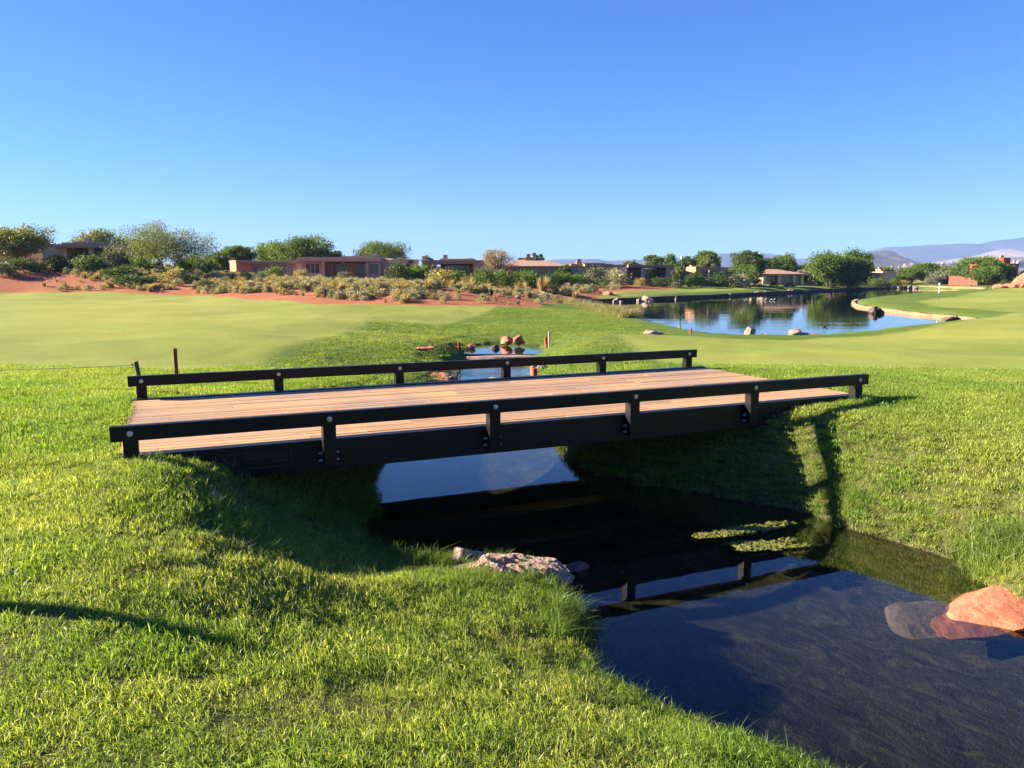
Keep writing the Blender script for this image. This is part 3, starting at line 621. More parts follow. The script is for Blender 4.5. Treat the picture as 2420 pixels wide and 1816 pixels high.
edge_wall('retaining_wall', 'long dark bank wall along the far shore of the lake', [at(*q, ZL) for q in [(1110, 656.6), (1200, 656.6), (1330, 653), (1500, 645), (1700, 634), (1850, 627), (1930, 622.5)]], ZL-.3, ZL+.30, .4, 'darkbank')

# ------------------------------------------------------------------ stakes, rope, flag
def stake(name, label, x, y, z, wpx_m, h, m, cat='stake', lean=0, group=None):
    q = MB(); q.box(-wpx_m/2, wpx_m/2, -wpx_m/2, wpx_m/2, -.15, h)
    o = q.build(name, M[m], None, bevel=.004); o.location = (x, y, z); o.rotation_euler = (0, lean, .3); return tag(o, label, cat, group)
def stake_px(name, label, x, yb, zb, ytop, m, w_, cat='stake', lean=0, group=None):
    X, Y = hit(x, yb) if yb < 812 else at(x, yb, zb); Z = zat(X, Y); top = atd(x, ytop, Y)[2]; return stake(name, label, X, Y, Z, w_, top-Z, m, cat, lean, group)
GS = 'red hazard stakes along the creek'
def hit(px, py, d0=9.0, d1=70.0):
    r_ = ray(px, py); yy = np.arange(d0, d1, .08); X_ = yy*r_[0]/r_[1]; Zr = CAM_H+yy*r_[2]/r_[1]; below = np.nonzero(Zr < height(X_, yy))[0]
    i_ = below[0] if len(below) else -1; return float(X_[i_]), float(yy[i_])
ps = stake('rope_post', 'dark wooden rope post behind the left end of the bridge', -5.42, 11.35, zat(-5.42, 11.35), .05, .48, 'trunk', 'post', -.12)
stake_px('hazard_stake', 'dark red hazard stake behind the far rail near the rope post', 382, 815, -.12, 753, 'darkred', .055, group=GS)
stake_px('hazard_stake', 'thin dark red stake on the left bank beside the stone weir', 992, 757, -.5, 739, 'darkred', .07, group=GS)
stake_px('hazard_stake', 'short orange red stake leaning beside the pale marker post', 1181, 751, -.38, 729, 'redpaint', .08, lean=-.1, group=GS)
stake_px('marker_post', 'slim pale marker post on the mound right of the weir', 1186, 750, -.38, 716, 'frame', .045, 'post')
stake_px('hazard_stake', 'bright red stake just beyond the bridge deck beside the riffle', 1155, 838, -.75, 796, 'redpaint', .09, group=GS)
stake_px('hazard_stake', 'thin red stake at the near edge of the lake', 1492, 724, -.5, 709, 'redpaint', .05, group=GS)
stake('shadow_post', 'unseen dark post added left of the view to cast the long lawn shadow', -3.75, 4.0, zat(-3.75, 4.0), .10, .82, 'trunk', 'post')  # added out of view, stands in for whatever shadows the lawn
ptop = Vector((-5.42-.05, 11.35, zat(-5.42, 11.35)+.42)); rp = MB(); far_ = Vector((-14.0, 13.2, -.05+.42))
pts = [ptop.lerp(far_, t_)-Vector((0, 0, .30*math.sin(math.pi*t_)*.6)) for t_ in np.linspace(0, 1, 20)]
rp.tube(pts, .006, 5); rp.tube([ptop+Vector((-.08, 0, .015)), ptop+Vector((0, -.03, 0)), ptop+Vector((-.09, .02, -.03))], .014, 5)
tag(rp.build('boundary_rope', M['rope']), 'thin grey rope tied to the dark post and sagging out to the left', 'rope')
fx, fy = at(2027, 648, -.25); fz = zat(fx, fy)
fl = empty('flagstick', (fx, fy, fz)); tag(fl, 'white practice green flagstick with dark lower half', 'flagstick')
q = MB(); q.tube([(0, 0, 0), (0, 0, .55)], .022, 8); q.build('lower_pole', M['greenpaint'], fl)
q = MB(); q.tube([(0, 0, .55), (0, 0, 1.12)], .026, 8); q.build('upper_pole', M['white'], fl)
q = MB(); q.box(-.03, .10, -.04, .04, 1.12, 1.28); q.build('flag', M['white'], fl, bevel=.02)
# lamp post by the far shore
lx, ly, lz = atd(1472, 600, 96); lz = zat(lx, ly); lp = empty('lamp_post', (lx, ly, lz)); tag(lp, 'slender green lamp post beside a villa window across the lake', 'lamp post')
q = MB(); q.tube([(0, 0, 0), (0, 0, 3.0)], [.10, .07], 8); q.build('pole', M['greenpaint'], lp)
q = MB(); q.tube([(0, 0, 3.0), (0, 0, 3.1), (0, 0, 3.4), (0, 0, 3.55)], [.08, .2, .17, .04], 10); q.build('lamp_head', M['frame'], lp)

# ------------------------------------------------------------------ algae
def algae(label, x, y, rx, ry, rz, seed):
    g = np.linspace(-1.5, 1.5, 96); A, Bq = np.meshgrid(g, g); a_, b_ = A.ravel(), Bq.ravel()
    px, py = a_*rx, b_*ry; e = np.hypot(a_, b_)+.75*fbm(px*7+seed, py*9+seed, 4, seed); lump = fbm(px*38, py*38, 3, seed+4)
    keep = (e < .95) & ~((lump < -.38) & (e > .55)); hz = .012+.016*lump-.006*np.clip(e, 0, 1)
    J = np.arange(a_.size).reshape(A.shape); Q = np.stack([J[:-1, :-1], J[:-1, 1:], J[1:, 1:], J[1:, :-1]], -1).reshape(-1, 4); Q = Q[keep[Q].all(1)]; u_, inv = np.unique(Q, return_inverse=True)
    o = link(bpy.data.objects.new('algae_mat', mesh_np('algae_mat', np.c_[px, py, hz][u_], inv.reshape(-1, 4), M['algae'], True))); o.location = (x, y, ZW+.012); o.rotation_euler = (0, 0, rz)
    return tag(o, label, 'algae', 'algae mats floating by the bridge')
for lb, px, py, rx, ry, rz, sd in [('upper right yellow green algae mat in the creek under the bridge', 1625, 1144, .46, .16, .32, 2), ('small left algae mat in the creek below the upper one', 1545, 1160, .30, .09, .1, 5), ('lower yellow green algae mat nearest to us in the creek', 1655, 1180, .40, .15, .2, 9)]:
    X, Y = at(px, py, ZW); algae(lb, X, Y, rx, ry, rz, sd)

# ------------------------------------------------------------------ houses
def rot_box(mb, cx, cy, a, x0, x1, y0, y1, z0, z1):
    Mx = Matrix.Translation((cx, cy, 0)) @ Matrix.Rotation(a, 4, 'Z') @ Matrix.Translation((-cx, -cy, 0)); mb.box(x0, x1, y0, y1, z0, z1, Mx)
class House:
    """one villa; local x runs along its front, y runs back, z up. Given in sketch units across and metres deep"""
    def __init__(s, label, xa, xb, ybase, D, yaw=None):
        s.k = D/1691.0*1.0; xm = (xa+xb)/2; p = atd(xm, ybase, D); s.xm = xm; s.ground = zat(p[0], D)-.15
        a = math.atan2(p[0], D); s.yaw = -a*.0 if yaw is None else yaw
        s.o = empty('villa', (p[0], D, s.ground), s.yaw); tag(s.o, label, 'house', 'desert villas beyond the dune and lake'); s.D = D
    def X(s, x): return (x-s.xm)*s.k
    def Z(s, y): return CAM_H+(590.5-y)*s.k-s.ground
    def block(s, x0, x1, ytop, y0, y1, m='stucco', cap='stucco_d', capw=.06, a=0, name='wall'):
        X0, X1, zt = s.X(x0), s.X(x1), s.Z(ytop); cx, cy = (X0+X1)/2, (y0+y1)/2
        q = MB(); rot_box(q, cx, cy, a, X0, X1, y0, y1, -.6, zt-.22); w_ = q.build(name, M[m], s.o)
        if cap:
            q = MB(); rot_box(q, cx, cy, a, X0-capw, X1+capw, y0-capw, y1+capw, zt-.22, zt); q.build('roof', M[cap], s.o, bevel=.02)
        return w_
    def slab(s, x0, x1, ytop, ybot, y0, y1, m='stucco_d'):
        q = MB(); q.box(s.X(x0), s.X(x1), y0, y1, s.Z(ybot), s.Z(ytop)); return q.build('porch_roof', M[m], s.o, bevel=.02)
    def col(s, x, ytop, y, w_=.35, m='stucco'):
        X0 = s.X(x); q = MB(); q.box(X0-w_/2, X0+w_/2, y, y+w_, -.5, s.Z(ytop)); q.build('column', M[m], s.o)
    def win(s, x0, x1, yt, yb, y, glass='glass', panes=2, fr='frame'):
        X0, X1, z0, z1 = s.X(x0), s.X(x1), s.Z(yb), s.Z(yt); f = .07; q = MB()
        q.box(X0, X1, y-.05, y-.003, z0-f, z0); q.box(X0, X1, y-.05, y-.003, z1, z1+f)
        n_ = panes+1
        for i in range(n_):
            xx = X0+(X1-X0)*i/panes; q.box(xx-f/2, xx+f/2, y-.047, y-.003, z0, z1)
        fo = q.build('window', M[fr], s.o)
        q = MB(); q.box(X0+f/2, X1-f/2, y-.025, y-.004, z0+.002, z1-.002); q.build('pane', M[glass], fo)
    def chim(s, x0, x1, ytop, y0, y1, m='stucco', cap=True):
        q = MB(); q.box(s.X(x0), s.X(x1), y0, y1, .5, s.Z(ytop)); c_ = q.build('chimney', M[m], s.o)
        if cap:
            q = MB(); xm = (s.X(x0)+s.X(x1))/2; q.box(xm-.22, xm+.22, (y0+y1)/2-.22, (y0+y1)/2+.22, s.Z(ytop)+.002, s.Z(ytop)+.38); q.build('flue_cap', M['stucco_d'], c_)
    def hip(s, x0, x1, ytop, yeave, y0, y1):
        X0, X1, zt, ze = s.X(x0), s.X(x1), s.Z(ytop), s.Z(yeave); ins = (y1-y0)*.5; ym = (y0+y1)/2
        in_ = min(ins, (X1-X0)*.4); V = [(X0, y0, ze), (X1, y0, ze), (X1, y1, ze), (X0, y1, ze), (X0+in_, ym, zt), (X1-in_, ym, zt), (X0, y0, ze-.18), (X1, y0, ze-.18), (X1, y1, ze-.18), (X0, y1, ze-.18)]
        q = MB(); q.add(V, [(0, 1, 5, 4), (1, 2, 5), (2, 3, 4, 5), (3, 0, 4), (6, 7, 1, 0), (7, 8, 2, 1), (8, 9, 3, 2), (9, 6, 0, 3), (9, 8, 7, 6)]); q.build('roof', M['tile'], s.o)

h = House('dark brown flat roofed villa behind the round tree at far left', 95, 243, 570, 74)
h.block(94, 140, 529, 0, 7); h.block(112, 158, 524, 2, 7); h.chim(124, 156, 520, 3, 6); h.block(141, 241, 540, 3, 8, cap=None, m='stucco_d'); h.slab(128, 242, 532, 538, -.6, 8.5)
h.block(200, 241, 540, .8, 3.0, cap=None); h.col(199, 538, -.2); h.col(144, 538, -.2)
h.win(98, 112, 545, 558, 0, 'curtain'); h.win(113, 126, 545, 558, 0, 'curtain'); h.win(203, 226, 547, 566, .8, 'curtain'); h.win(228, 240, 547, 566, .8); h.win(146, 152, 543, 560, 3, 'curtain'); h.win(160, 190, 546, 566, 3)
h = House('villa stub at the very left edge half hidden by the round tree', -40, 8, 570, 72); h.block(-40, 8, 540, 0, 7); h.slab(-42, 10, 536, 541, -.5, 7.2); h.win(-20, -2, 548, 566, 0)
h = House('villa with sunlit orange left wing and row of glass doors', 483, 652, 598, 88)
h.block(484, 520, 563.5, -1.0, 6, 'stucco_lit', 'stucco_lit', .02, a=.5); h.block(518, 652, 565, 0, 8); h.slab(526, 640, 565.5, 571, -.9, 1); h.block(612, 646, 560, 3, 6, 'stucco', 'stucco_d'); h.block(640, 665, 566, -.2, 6, 'stucco_lit' if 0 else 'stucco')
h.win(530, 545, 573, 592, 0, 'curtain'); h.win(546, 588, 575, 592, 0, 'curtain', 3); h.win(594, 634, 573, 594, 0, 'curtain', 3); h.col(591, 571, -.8, .3); h.col(521, 571, -.8, .3)
h = House('large brown villa with deep central porch and stepped parapet', 650, 868, 604, 86)
h.block(652, 700, 563, 0, 8, cap=None); h.block(796, 820, 563, 0, 8, cap=None); h.block(700, 796, 564, 2.2, 8, 'stucco', None); h.slab(648, 822, 557, 566, -.7, 8.2, 'stucco'); h.block(732, 805, 553.5, 2.5, 7.6, 'stucco_l'); h.chim(790, 803, 551.5-4, 3, 5, 'stucco', False)
h.block(816, 866, 559, 1.2, 9, 'stucco_l', 'stucco', a=-.25); h.win(662, 692, 571, 590, 0, 'glass', 3); h.win(712, 740, 571, 594, 2.2, 'glass', 2); h.win(762, 790, 571, 594, 2.2, 'glass', 2); h.win(799, 818, 571, 592, -.0, 'glass', 2); h.col(701, 566, -.4, .3); h.col(795, 566, -.4, .3)
h = House('dark flat roofed villa with light right hand windows above the dune', 918, 1068, 604, 88)
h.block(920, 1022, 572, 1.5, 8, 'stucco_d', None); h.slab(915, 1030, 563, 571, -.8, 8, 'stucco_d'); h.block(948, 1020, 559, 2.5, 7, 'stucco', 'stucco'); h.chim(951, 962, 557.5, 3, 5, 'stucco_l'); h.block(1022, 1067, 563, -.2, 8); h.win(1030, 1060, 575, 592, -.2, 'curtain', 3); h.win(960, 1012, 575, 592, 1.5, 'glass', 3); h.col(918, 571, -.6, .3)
h = House('villa with low tan tiled hip roof and chimney pots', 1078, 1218, 604, 90)
h.block(1084, 1212, 575, 0, 9, cap=None); h.hip(1066, 1230, 559, 575.5, -.8, 10); h.block(1120, 1175, 556.5, 4, 8, 'stucco', 'stucco_d'); h.chim(1136, 1150, 555, 3.4, 5, 'stucco_lit'); h.chim(1152, 1160, 553, 3.6, 4.6, 'stucco_l'); h.win(1090, 1130, 579, 594, 0, 'glass', 3); h.win(1150, 1176, 578, 596, 0, 'curtain', 2); h.win(1182, 1210, 578, 594, 0, 'curtain', 2)
h = House('brown villa with sunlit chimney stack and pale curtained windows', 1222, 1352, 606, 93)
h.block(1228, 1270, 575, .5, 8); h.slab(1262, 1320, 571, 577, -.6, 8); h.block(1268, 1312, 568, 3, 8, 'stucco', 'stucco_d'); h.block(1270, 1312, 577, 1.5, 8, 'stucco_d', None); h.block(1308, 1352, 572.5, 0, 9, 'stucco_l'); h.block(1236, 1262, 570, 2, 5, 'stucco_lit', 'stucco_lit', .02); h.chim(1250, 1262, 566, 3, 4.5, 'stucco_lit'); h.win(1316, 1348, 582, 596, 0, 'curtain', 3); h.win(1240, 1262, 583, 594, .5, 'curtain', 2); h.win(1276, 1304, 581, 596, 1.5)
h = House('shadowed villa with dark open patio left of the sunlit orange one', 1360, 1470, 608, 97)
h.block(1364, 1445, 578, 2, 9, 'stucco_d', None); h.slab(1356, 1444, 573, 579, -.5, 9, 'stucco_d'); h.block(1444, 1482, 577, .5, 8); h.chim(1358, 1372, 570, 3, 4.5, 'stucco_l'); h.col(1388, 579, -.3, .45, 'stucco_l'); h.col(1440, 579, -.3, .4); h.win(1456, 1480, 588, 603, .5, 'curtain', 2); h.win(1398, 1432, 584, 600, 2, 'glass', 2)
h = House('villa with bright sunlit orange wing and dark porch', 1482, 1604, 610, 101)
h.block(1482, 1538, 577, 0, 6, 'stucco_lit', 'stucco_lit', .02, a=.35); h.block(1534, 1592, 577.5, 2, 9, 'stucco'); h.slab(1528, 1596, 584, 589, -.8, 4, 'stucco_d'); h.block(1537, 1592, 589, 1, 4, 'stucco_d', None); h.chim(1500, 1506, 573, 2, 3, 'stucco_lit', False); h.win(1544, 1588, 592, 604, 1); h.col(1530, 589, -.6, .35); h.block(1510, 1525, 574, 3, 5, 'stucco_lit', None)
h = House('villa with tan hip roof and white columns beyond the lake', 1640, 1732, 612, 112)
h.block(1646, 1728, 592, 0, 8, cap=None); h.hip(1634, 1738, 582, 592, -.9, 9); 
for cxx in (1648, 1680, 1712, 1729): h.col(cxx, 592, -.7, .4, 'stucco_l')
h.win(1652, 1660, 594, 606, 0); h.win(1684, 1694, 594, 606, 0, 'curtain', 1); h.win(1698, 1710, 594, 606, 0, 'curtain', 2); h.win(1662, 1678, 595, 609, 0)
h = House('tan villa with garage like dark opening beside the hip roofed one', 1732, 1800, 612, 116)
h.block(1732, 1762, 590, .5, 8, 'stucco'); h.hip(1728, 1766, 582, 592, 0, 8); h.block(1752, 1800, 588, 2, 9, 'stucco_d'); h.chim(1752, 1762, 583, 3, 5, 'stucco_d', False); h.col(1760, 592, -.2, .6, 'stucco_l'); h.win(1736, 1756, 596, 609, .5, 'glass', 2); h.win(1768, 1782, 594, 610, 2)
h = House('low tan villa half hidden behind the twin trees', 1804, 1872, 612, 124)
h.block(1806, 1836, 596, 0, 6, 'stucco_l', 'stucco_l', .02); h.block(1834, 1870, 590, 2, 8); h.win(1842, 1862, 598, 609, 2)
h = House('low villa with sunlit rounded chimney right of the twin trees', 1845, 1935, 610, 134)
h.block(1848, 1905, 589, 1, 9, 'stucco_d', 'stucco_d'); h.slab(1844, 1908, 589.5, 592, -.6, 6, 'stucco'); h.block(1905, 1935, 587, 0, 7, 'stucco_l', 'stucco_l', .03); h.chim(1912, 1920, 582, 2, 4, 'stucco_lit'); h.win(1858, 1880, 595, 606, 1)
h = House('red stucco villa with tall block chimney at the right edge', 2118, 2214, 612, 120)
h.block(2120, 2168, 597, 1, 9, 'stucco_r', 'stucco_r', .03); h.block(2166, 2215, 570, 2, 9, 'stucco_r', 'stucco_r', .05); h.chim(2190, 2205, 557, 3, 6, 'stucco_r', True); h.block(2160, 2200, 578, .5, 2, 'stucco_r', None); h.win(2132, 2160, 589 if 0 else 595, 602, 1, 'curtain', 3, 'white'); h.win(2176, 2187, 580, 598, .5); h.win(2200, 2212, 576, 600, 2)

# far town on the slope, reads as one mass of specks
M['town'] = simple('town_walls', [(.35, (.2, .13, .105)), (.65, (.33, .27, .24))], .02, rough=.9)
q = MB()
for i in range(420):
    x = random.gauss(2085, 62); 
    if not 1925 < x < 2212: continue
    y = 579-(x-1930)*.034+random.uniform(-4.5, 5); D = random.uniform(1450, 1700); p = atd(x, y, D); s_ = random.uniform(2, 4.6)
    Mx = Matrix.Translation(p) @ Matrix.Rotation(random.uniform(-.6, .6), 4, 'Z'); q.box(-s_, s_, -s_*.7, s_*.7, -8, random.uniform(1.5, 3), Mx)
    q.add([Mx @ Vector(v) for v in [(-s_, -s_*.7, 3.01), (s_, -s_*.7, 3.01), (s_, s_*.7, 3.01), (-s_, s_*.7, 3.01), (-s_*.5, 0, 4.6), (s_*.5, 0, 4.6)]], [(0, 1, 5, 4), (1, 2, 5), (2, 3, 4, 5), (3, 0, 4)])
tag(q.build('distant_town', M['town']), 'far off town of pale houses at the foot of the brown slope', 'town', kind='stuff')

# ------------------------------------------------------------------ trees
def leaf_quads(C, size, r, up=.25, droop=0):
    n_ = len(C); d = r.normal(size=(n_, 3)); d[:, 2] = d[:, 2]*.7+up; d /= np.linalg.norm(d, axis=1)[:, None]
    a = np.cross(d, r.normal(size=(n_, 3))); a /= np.linalg.norm(a, axis=1)[:, None]+1e-9; b_ = np.cross(d, a)
    s = (size*r.uniform(.6, 1.35, n_))[:, None]
    V = np.stack([C-a*s*.5, C+b_*s*.32-[0, 0, droop*size], C+a*s*.5, C-b_*s*.32], 1).reshape(-1, 3)
    return V, np.arange(n_*4).reshape(-1, 4)
def tree_meshes(seed, hgt, wid, crown0, leafm, nclu, nleaf, size, open_=.0, lobes=5, multi=1, spread=1.0, wisp=0):
    r = np.random.default_rng(seed)
    ch = hgt*(1-crown0); cz = hgt*crown0+ch*.5
    # uneven crown: a handful of lobes of different size, clusters spread through each
    L_ = []
    for i in range(lobes):
        a = 2*math.pi*(i+r.uniform(-.3, .3))/lobes; rad = r.uniform(.22, .55)*(i > 0)
        L_.append((math.cos(a)*rad*wid*.62, math.sin(a)*rad*wid*.62, cz+r.uniform(-.26, .3)*ch*(1-.4*rad), r.uniform(.30, .46)*wid, r.uniform(.24, .38)*ch))
    cl = []
    for i in range(nclu):
        lx_, ly_, lz_, lr, lh = L_[r.integers(lobes)]; d = r.normal(size=3); d /= np.linalg.norm(d); k = r.uniform(.45, 1.0)**.6
        cl.append((lx_+d[0]*lr*k, ly_+d[1]*lr*k, min(max(lz_+d[2]*lh*k, hgt*crown0*.9), hgt)))
    cl = np.array(cl); cl[:, 2] = np.minimum(cl[:, 2], hgt*r.uniform(.9, 1.0, len(cl)))
    rc = wid*.075*spread
    C = (cl[:, None, :]+np.clip(r.normal(size=(nclu, nleaf, 3)), -1.7, 1.7)*np.array([rc, rc, rc*.75])).reshape(-1, 3)
    if wisp: C[:, 2] -= np.abs(r.normal(size=len(C)))*wisp*rc
    V, F = leaf_quads(C, size, r, droop=.2 if wisp else 0)
    clr = np.repeat(r.uniform(0, 1, nclu), nleaf)*.45+r.uniform(0, 1, len(C))*.55
    crown = mesh_np('crown', V, F, M[leafm], False, {'rnd': ('FLOAT', 'FACE', clr.astype(np.float32))})
    q = MB(); stems = []
    for s_ in range(multi):
        a = 2*math.pi*s_/max(multi, 1)+r.uniform(0, 1); ln = (.0 if multi == 1 else .16*wid)
        b0 = Vector((math.cos(a)*.12*(multi > 1), math.sin(a)*.12*(multi > 1), -.3)); b1 = Vector((math.cos(a)*ln*.6, math.sin(a)*ln*.6, hgt*crown0*.8+.2)); b2 = Vector((math.cos(a)*ln*1.5, math.sin(a)*ln*1.5, hgt*(crown0*.6+.35)))
        r0 = max(.05, hgt*.028)/(1 if multi == 1 else 1.6); q.tube([b0, b0.lerp(b1, .5)+Vector((r.normal()*.04, r.normal()*.04, 0)), b1, b2], [r0*1.2, r0, r0*.8, r0*.45], 7); stems.append((b1, b2, r0))
    for i in range(0, nclu, max(1, nclu//26)):
        b1, b2, r0 = stems[r.integers(len(stems))]; st = b1.lerp(b2, r.uniform(0, 1)); e = Vector(cl[i]); mid = st.lerp(e, .5)+Vector((r.normal()*.05*wid, r.normal()*.05*wid, .04*hgt))
        q.tube([st, mid, e], [r0*.42, r0*.25, r0*.08], 5, cap=False)
    return crown, q.mesh('trunk', M['trunk'])
def tree(label, cx, ytop, wpx, D, leafm, kind='oak', seed=0, name='tree', crown0=None, multi=None, group=None, cat='tree', ybase=None):
    k = D/1691.0; X = (cx-1106)*k; g = zat(X, D); hgt = CAM_H+(590.5-ytop)*k-g; wid = wpx*k
    P = dict(oak=dict(crown0=.16, nclu=190, nleaf=90, size=.19, lobes=9), open=dict(crown0=.22, nclu=200, nleaf=80, size=.145, lobes=11, spread=.85), airy=dict(crown0=.28, nclu=120, nleaf=40, size=.13, lobes=9, spread=.8, multi=1),
             bush=dict(crown0=.04, nclu=100, nleaf=70, size=.16, lobes=6, multi=3), poplar=dict(crown0=.08, nclu=90, nleaf=60, size=.16, lobes=5), willow=dict(crown0=.08, nclu=240, nleaf=80, size=.19, lobes=9, wisp=1.6, multi=3))[kind]
    P = dict(P)
    if crown0 is not None: P['crown0'] = crown0
    if multi: P['multi'] = multi
    P['size'] *= max(.75, D/95)
    c_, t_ = tree_meshes(seed, hgt, wid, leafm=leafm, **P)
    o = empty(name, (X, D, g), 0); tag(o, label, cat, group)
    link(bpy.data.objects.new('crown', c_), o); link(bpy.data.objects.new('trunk', t_), o)
    return o
TG = 'trees around the desert villas'
T = [('round dense olive green tree at the left edge before the dark villa', 48, 487, 108, 68, 'leaf_o', 'oak'), ('grey green tree tip behind the villa right of the round tree', 98, 512, 40, 90, 'leaf_s', 'open'),
     ('wide pale green tree behind the right end of the dark villa', 240, 503, 100, 92, 'leaf_o', 'oak'), ('bushy silver olive tree standing right of the dark villa', 268, 528, 64, 70, 'leaf_s', 'bush'),
     ('dark tree in the shade behind the big airy tree', 318, 522, 50, 84, 'leaf_d', 'oak'), ('big airy mesquite with forked trunk on the dune crest', 370, 480, 154, 66, 'leaf_o', 'open'),
     ('low rounded green tree right of the airy mesquite', 438, 548, 74, 72, 'leaf_g', 'bush'), ('bright green bush like tree behind the low rounded one', 478, 546, 44, 92, 'leaf_y', 'bush'), ('rounded tree left of the sunlit winged villa roof', 525, 535, 56, 104, 'leaf_g', 'oak'),
     ('pale green tree behind the roof of the glass doored villa', 600, 531, 84, 112, 'leaf_g', 'oak'), ('tall dark green tree with pointed top behind the large porch villa', 664, 514, 108, 108, 'leaf_g', 'oak'), ('dark lower tree leaning right of the tall dark one', 712, 541, 50, 112, 'leaf_d', 'oak'),
     ('spreading green tree with sky gaps behind the stepped parapet', 828, 527, 96, 106, 'leaf_g', 'open'), ('bright bushy tree between the large porch villa and the next one', 878, 561, 40, 92, 'leaf_y', 'bush'), ('yellow green shrubby tree left of the dark flat roofed villa', 905, 566, 50, 80, 'leaf_y', 'bush'),
     ('small pale tree tip behind the dark flat roofed villa', 928, 553, 32, 125, 'leaf_s', 'airy'), ('faint small tree between the two middle chimneys', 1012, 558, 28, 120, 'leaf_t', 'airy'), ('leafless looking pinkish airy tree before the hip roof', 1077, 536, 72, 84, 'leaf_t', 'airy'),
     ('small green tree behind the tiled hip roof', 1160, 552, 26, 118, 'leaf_g', 'poplar'), ('dark pine beside the villa with the sunlit chimney', 1218, 570, 34, 88, 'leaf_d', 'poplar'), ('tan feathery tree between two lake villas', 1364, 562, 34, 100, 'leaf_o', 'open'),
     ('left slim poplar behind the shadowed villa', 1412, 551, 36, 128, 'leaf_g', 'poplar'), ('right slim poplar behind the shadowed villa', 1448, 543, 38, 126, 'leaf_g', 'poplar'), ('dark rounded tree left of the pair behind the sunlit orange villa', 1480, 557, 36, 120, 'leaf_d', 'oak'),
     ('tall green tree behind the sunlit orange villa', 1520, 546, 46, 124, 'leaf_g', 'oak'), ('tan green tree before the tall one behind the sunlit orange villa', 1526, 553, 40, 116, 'leaf_o', 'open'), ('tan tree in front of the shadowed villa right end', 1462, 576, 26, 92, 'leaf_o', 'bush'),
     ('large dark crowned tree between the sunlit orange and hip roofed villas', 1613, 544, 64, 106, 'leaf_d', 'oak'), ('low light green tree at the foot of the large dark crown', 1606, 573, 62, 100, 'leaf_g', 'bush'), ('slim dark tree left of the feathery one', 1660, 558, 36, 118, 'leaf_d', 'poplar'),
     ('feathery grey green tree above the hip roofed villa', 1686, 547, 62, 122, 'leaf_g', 'open'), ('left willow of the twin trees by the lake', 1786, 539, 70, 110, 'leaf_g', 'willow'), ('right willow of the twin trees by the lake', 1832, 538, 74, 112, 'leaf_g', 'willow'),
     ('small tree behind the low tan villa', 1742, 570, 30, 150, 'leaf_o', 'oak'), ('dark green rounded tree right of the low villa with chimney', 1957, 575, 56, 138, 'leaf_g', 'bush'), ('green tree joined to the dark rounded one at right', 1985, 572, 48, 144, 'leaf_g', 'oak'),
     ('silver leaved tree in the middle of the right hand row', 2030, 578, 56, 140, 'leaf_s', 'bush'), ('yellow green low tree right of the silver leaved one', 2064, 577, 46, 140, 'leaf_g', 'bush'), ('wide green tree left of the red villa', 2098, 561, 70, 132, 'leaf_g', 'oak'), ('rounded green tree touching the red villa', 2134, 559, 70, 113, 'leaf_g', 'oak'),
     ('pale tree behind the right hand row near the town', 1900, 580, 44, 165, 'leaf_o', 'oak'), ('small orange tinted tree at the right edge before the red villa', 2212, 566, 36, 112, 'leaf_o', 'bush'), ('sparse tan tree before the red villa wall', 2172, 572, 24, 114, 'leaf_t', 'airy'),
     ('slim young tree by the low villa with chimney', 1872, 596, 18, 126, 'leaf_g', 'poplar'), ('far pale tree above the right hand row', 1860, 580, 40, 170, 'leaf_o', 'oak'), ('distant dull tree behind the silver leaved one', 2020, 583, 90, 180, 'leaf_o', 'oak'), ('distant rounded tree behind the wide green one', 2075, 576, 60, 175, 'leaf_o', 'oak')]
for i, (lb, cx, yt, wp, D, lm, kd) in enumerate(T):
    tree(lb, cx, yt, wp, D, lm, kd, seed=100+i, group=TG, multi=3 if 'mesquite' in lb else None)

# ------------------------------------------------------------------ shrubs on the dune and before the villas
def shrub_mesh(seed, m, kind, nl=26, ls=1.0):
    r = np.random.default_rng(seed)
    if kind == 'straw':
        n_ = 150; a = r.uniform(0, 2*math.pi, n_); lean = r.uniform(.05, .55, n_); h_ = r.uniform(.5, 1.0, n_); rad = r.uniform(0, .18, n_); wv = .014
        B = np.c_[np.cos(a)*rad, np.sin(a)*rad, np.zeros(n_)]; T_ = B+np.c_[np.cos(a)*lean*.7, np.sin(a)*lean*.7, h_]; s = np.c_[-np.sin(a), np.cos(a), np.zeros(n_)]*wv
        Mi = B*.45+T_*.55+np.c_[np.zeros(n_), np.zeros(n_), .08*np.ones(n_)]
        V = np.stack([B-s, B+s, Mi+s*1.4, T_+s*.5, T_-s*.5, Mi-s*1.4], 1).reshape(-1, 3); F = np.concatenate([np.arange(n_)[:, None]*6+[0, 1, 2, 5], np.arange(n_)[:, None]*6+[5, 2, 3, 4]])
        rn = np.tile(r.uniform(0, 1, n_), 2)
    else:
        c_ = r.normal(size=(nl, 3)); c_ /= np.linalg.norm(c_, axis=1)[:, None]; c_[:, 2] = np.abs(c_[:, 2]); k = r.uniform(.4, 1, nl)**.5
        c_ = c_*np.array([.46, .46, .72])*k[:, None]; c_[:, 2] += .12
        C = (c_[:, None]+r.normal(size=(nl, 22, 3))*[.105, .105, .095]).reshape(-1, 3); C[:, 2] = np.maximum(C[:, 2], .02)
        V, F = leaf_quads(C, .12*ls, r, up=.5); rn = np.repeat(r.uniform(0, 1, nl), 22)*.5+r.uniform(0, .5, len(C))
    return mesh_np('shrub', V, F, M[m], False, {'rnd': ('FLOAT', 'FACE', rn.astype(np.float32))})
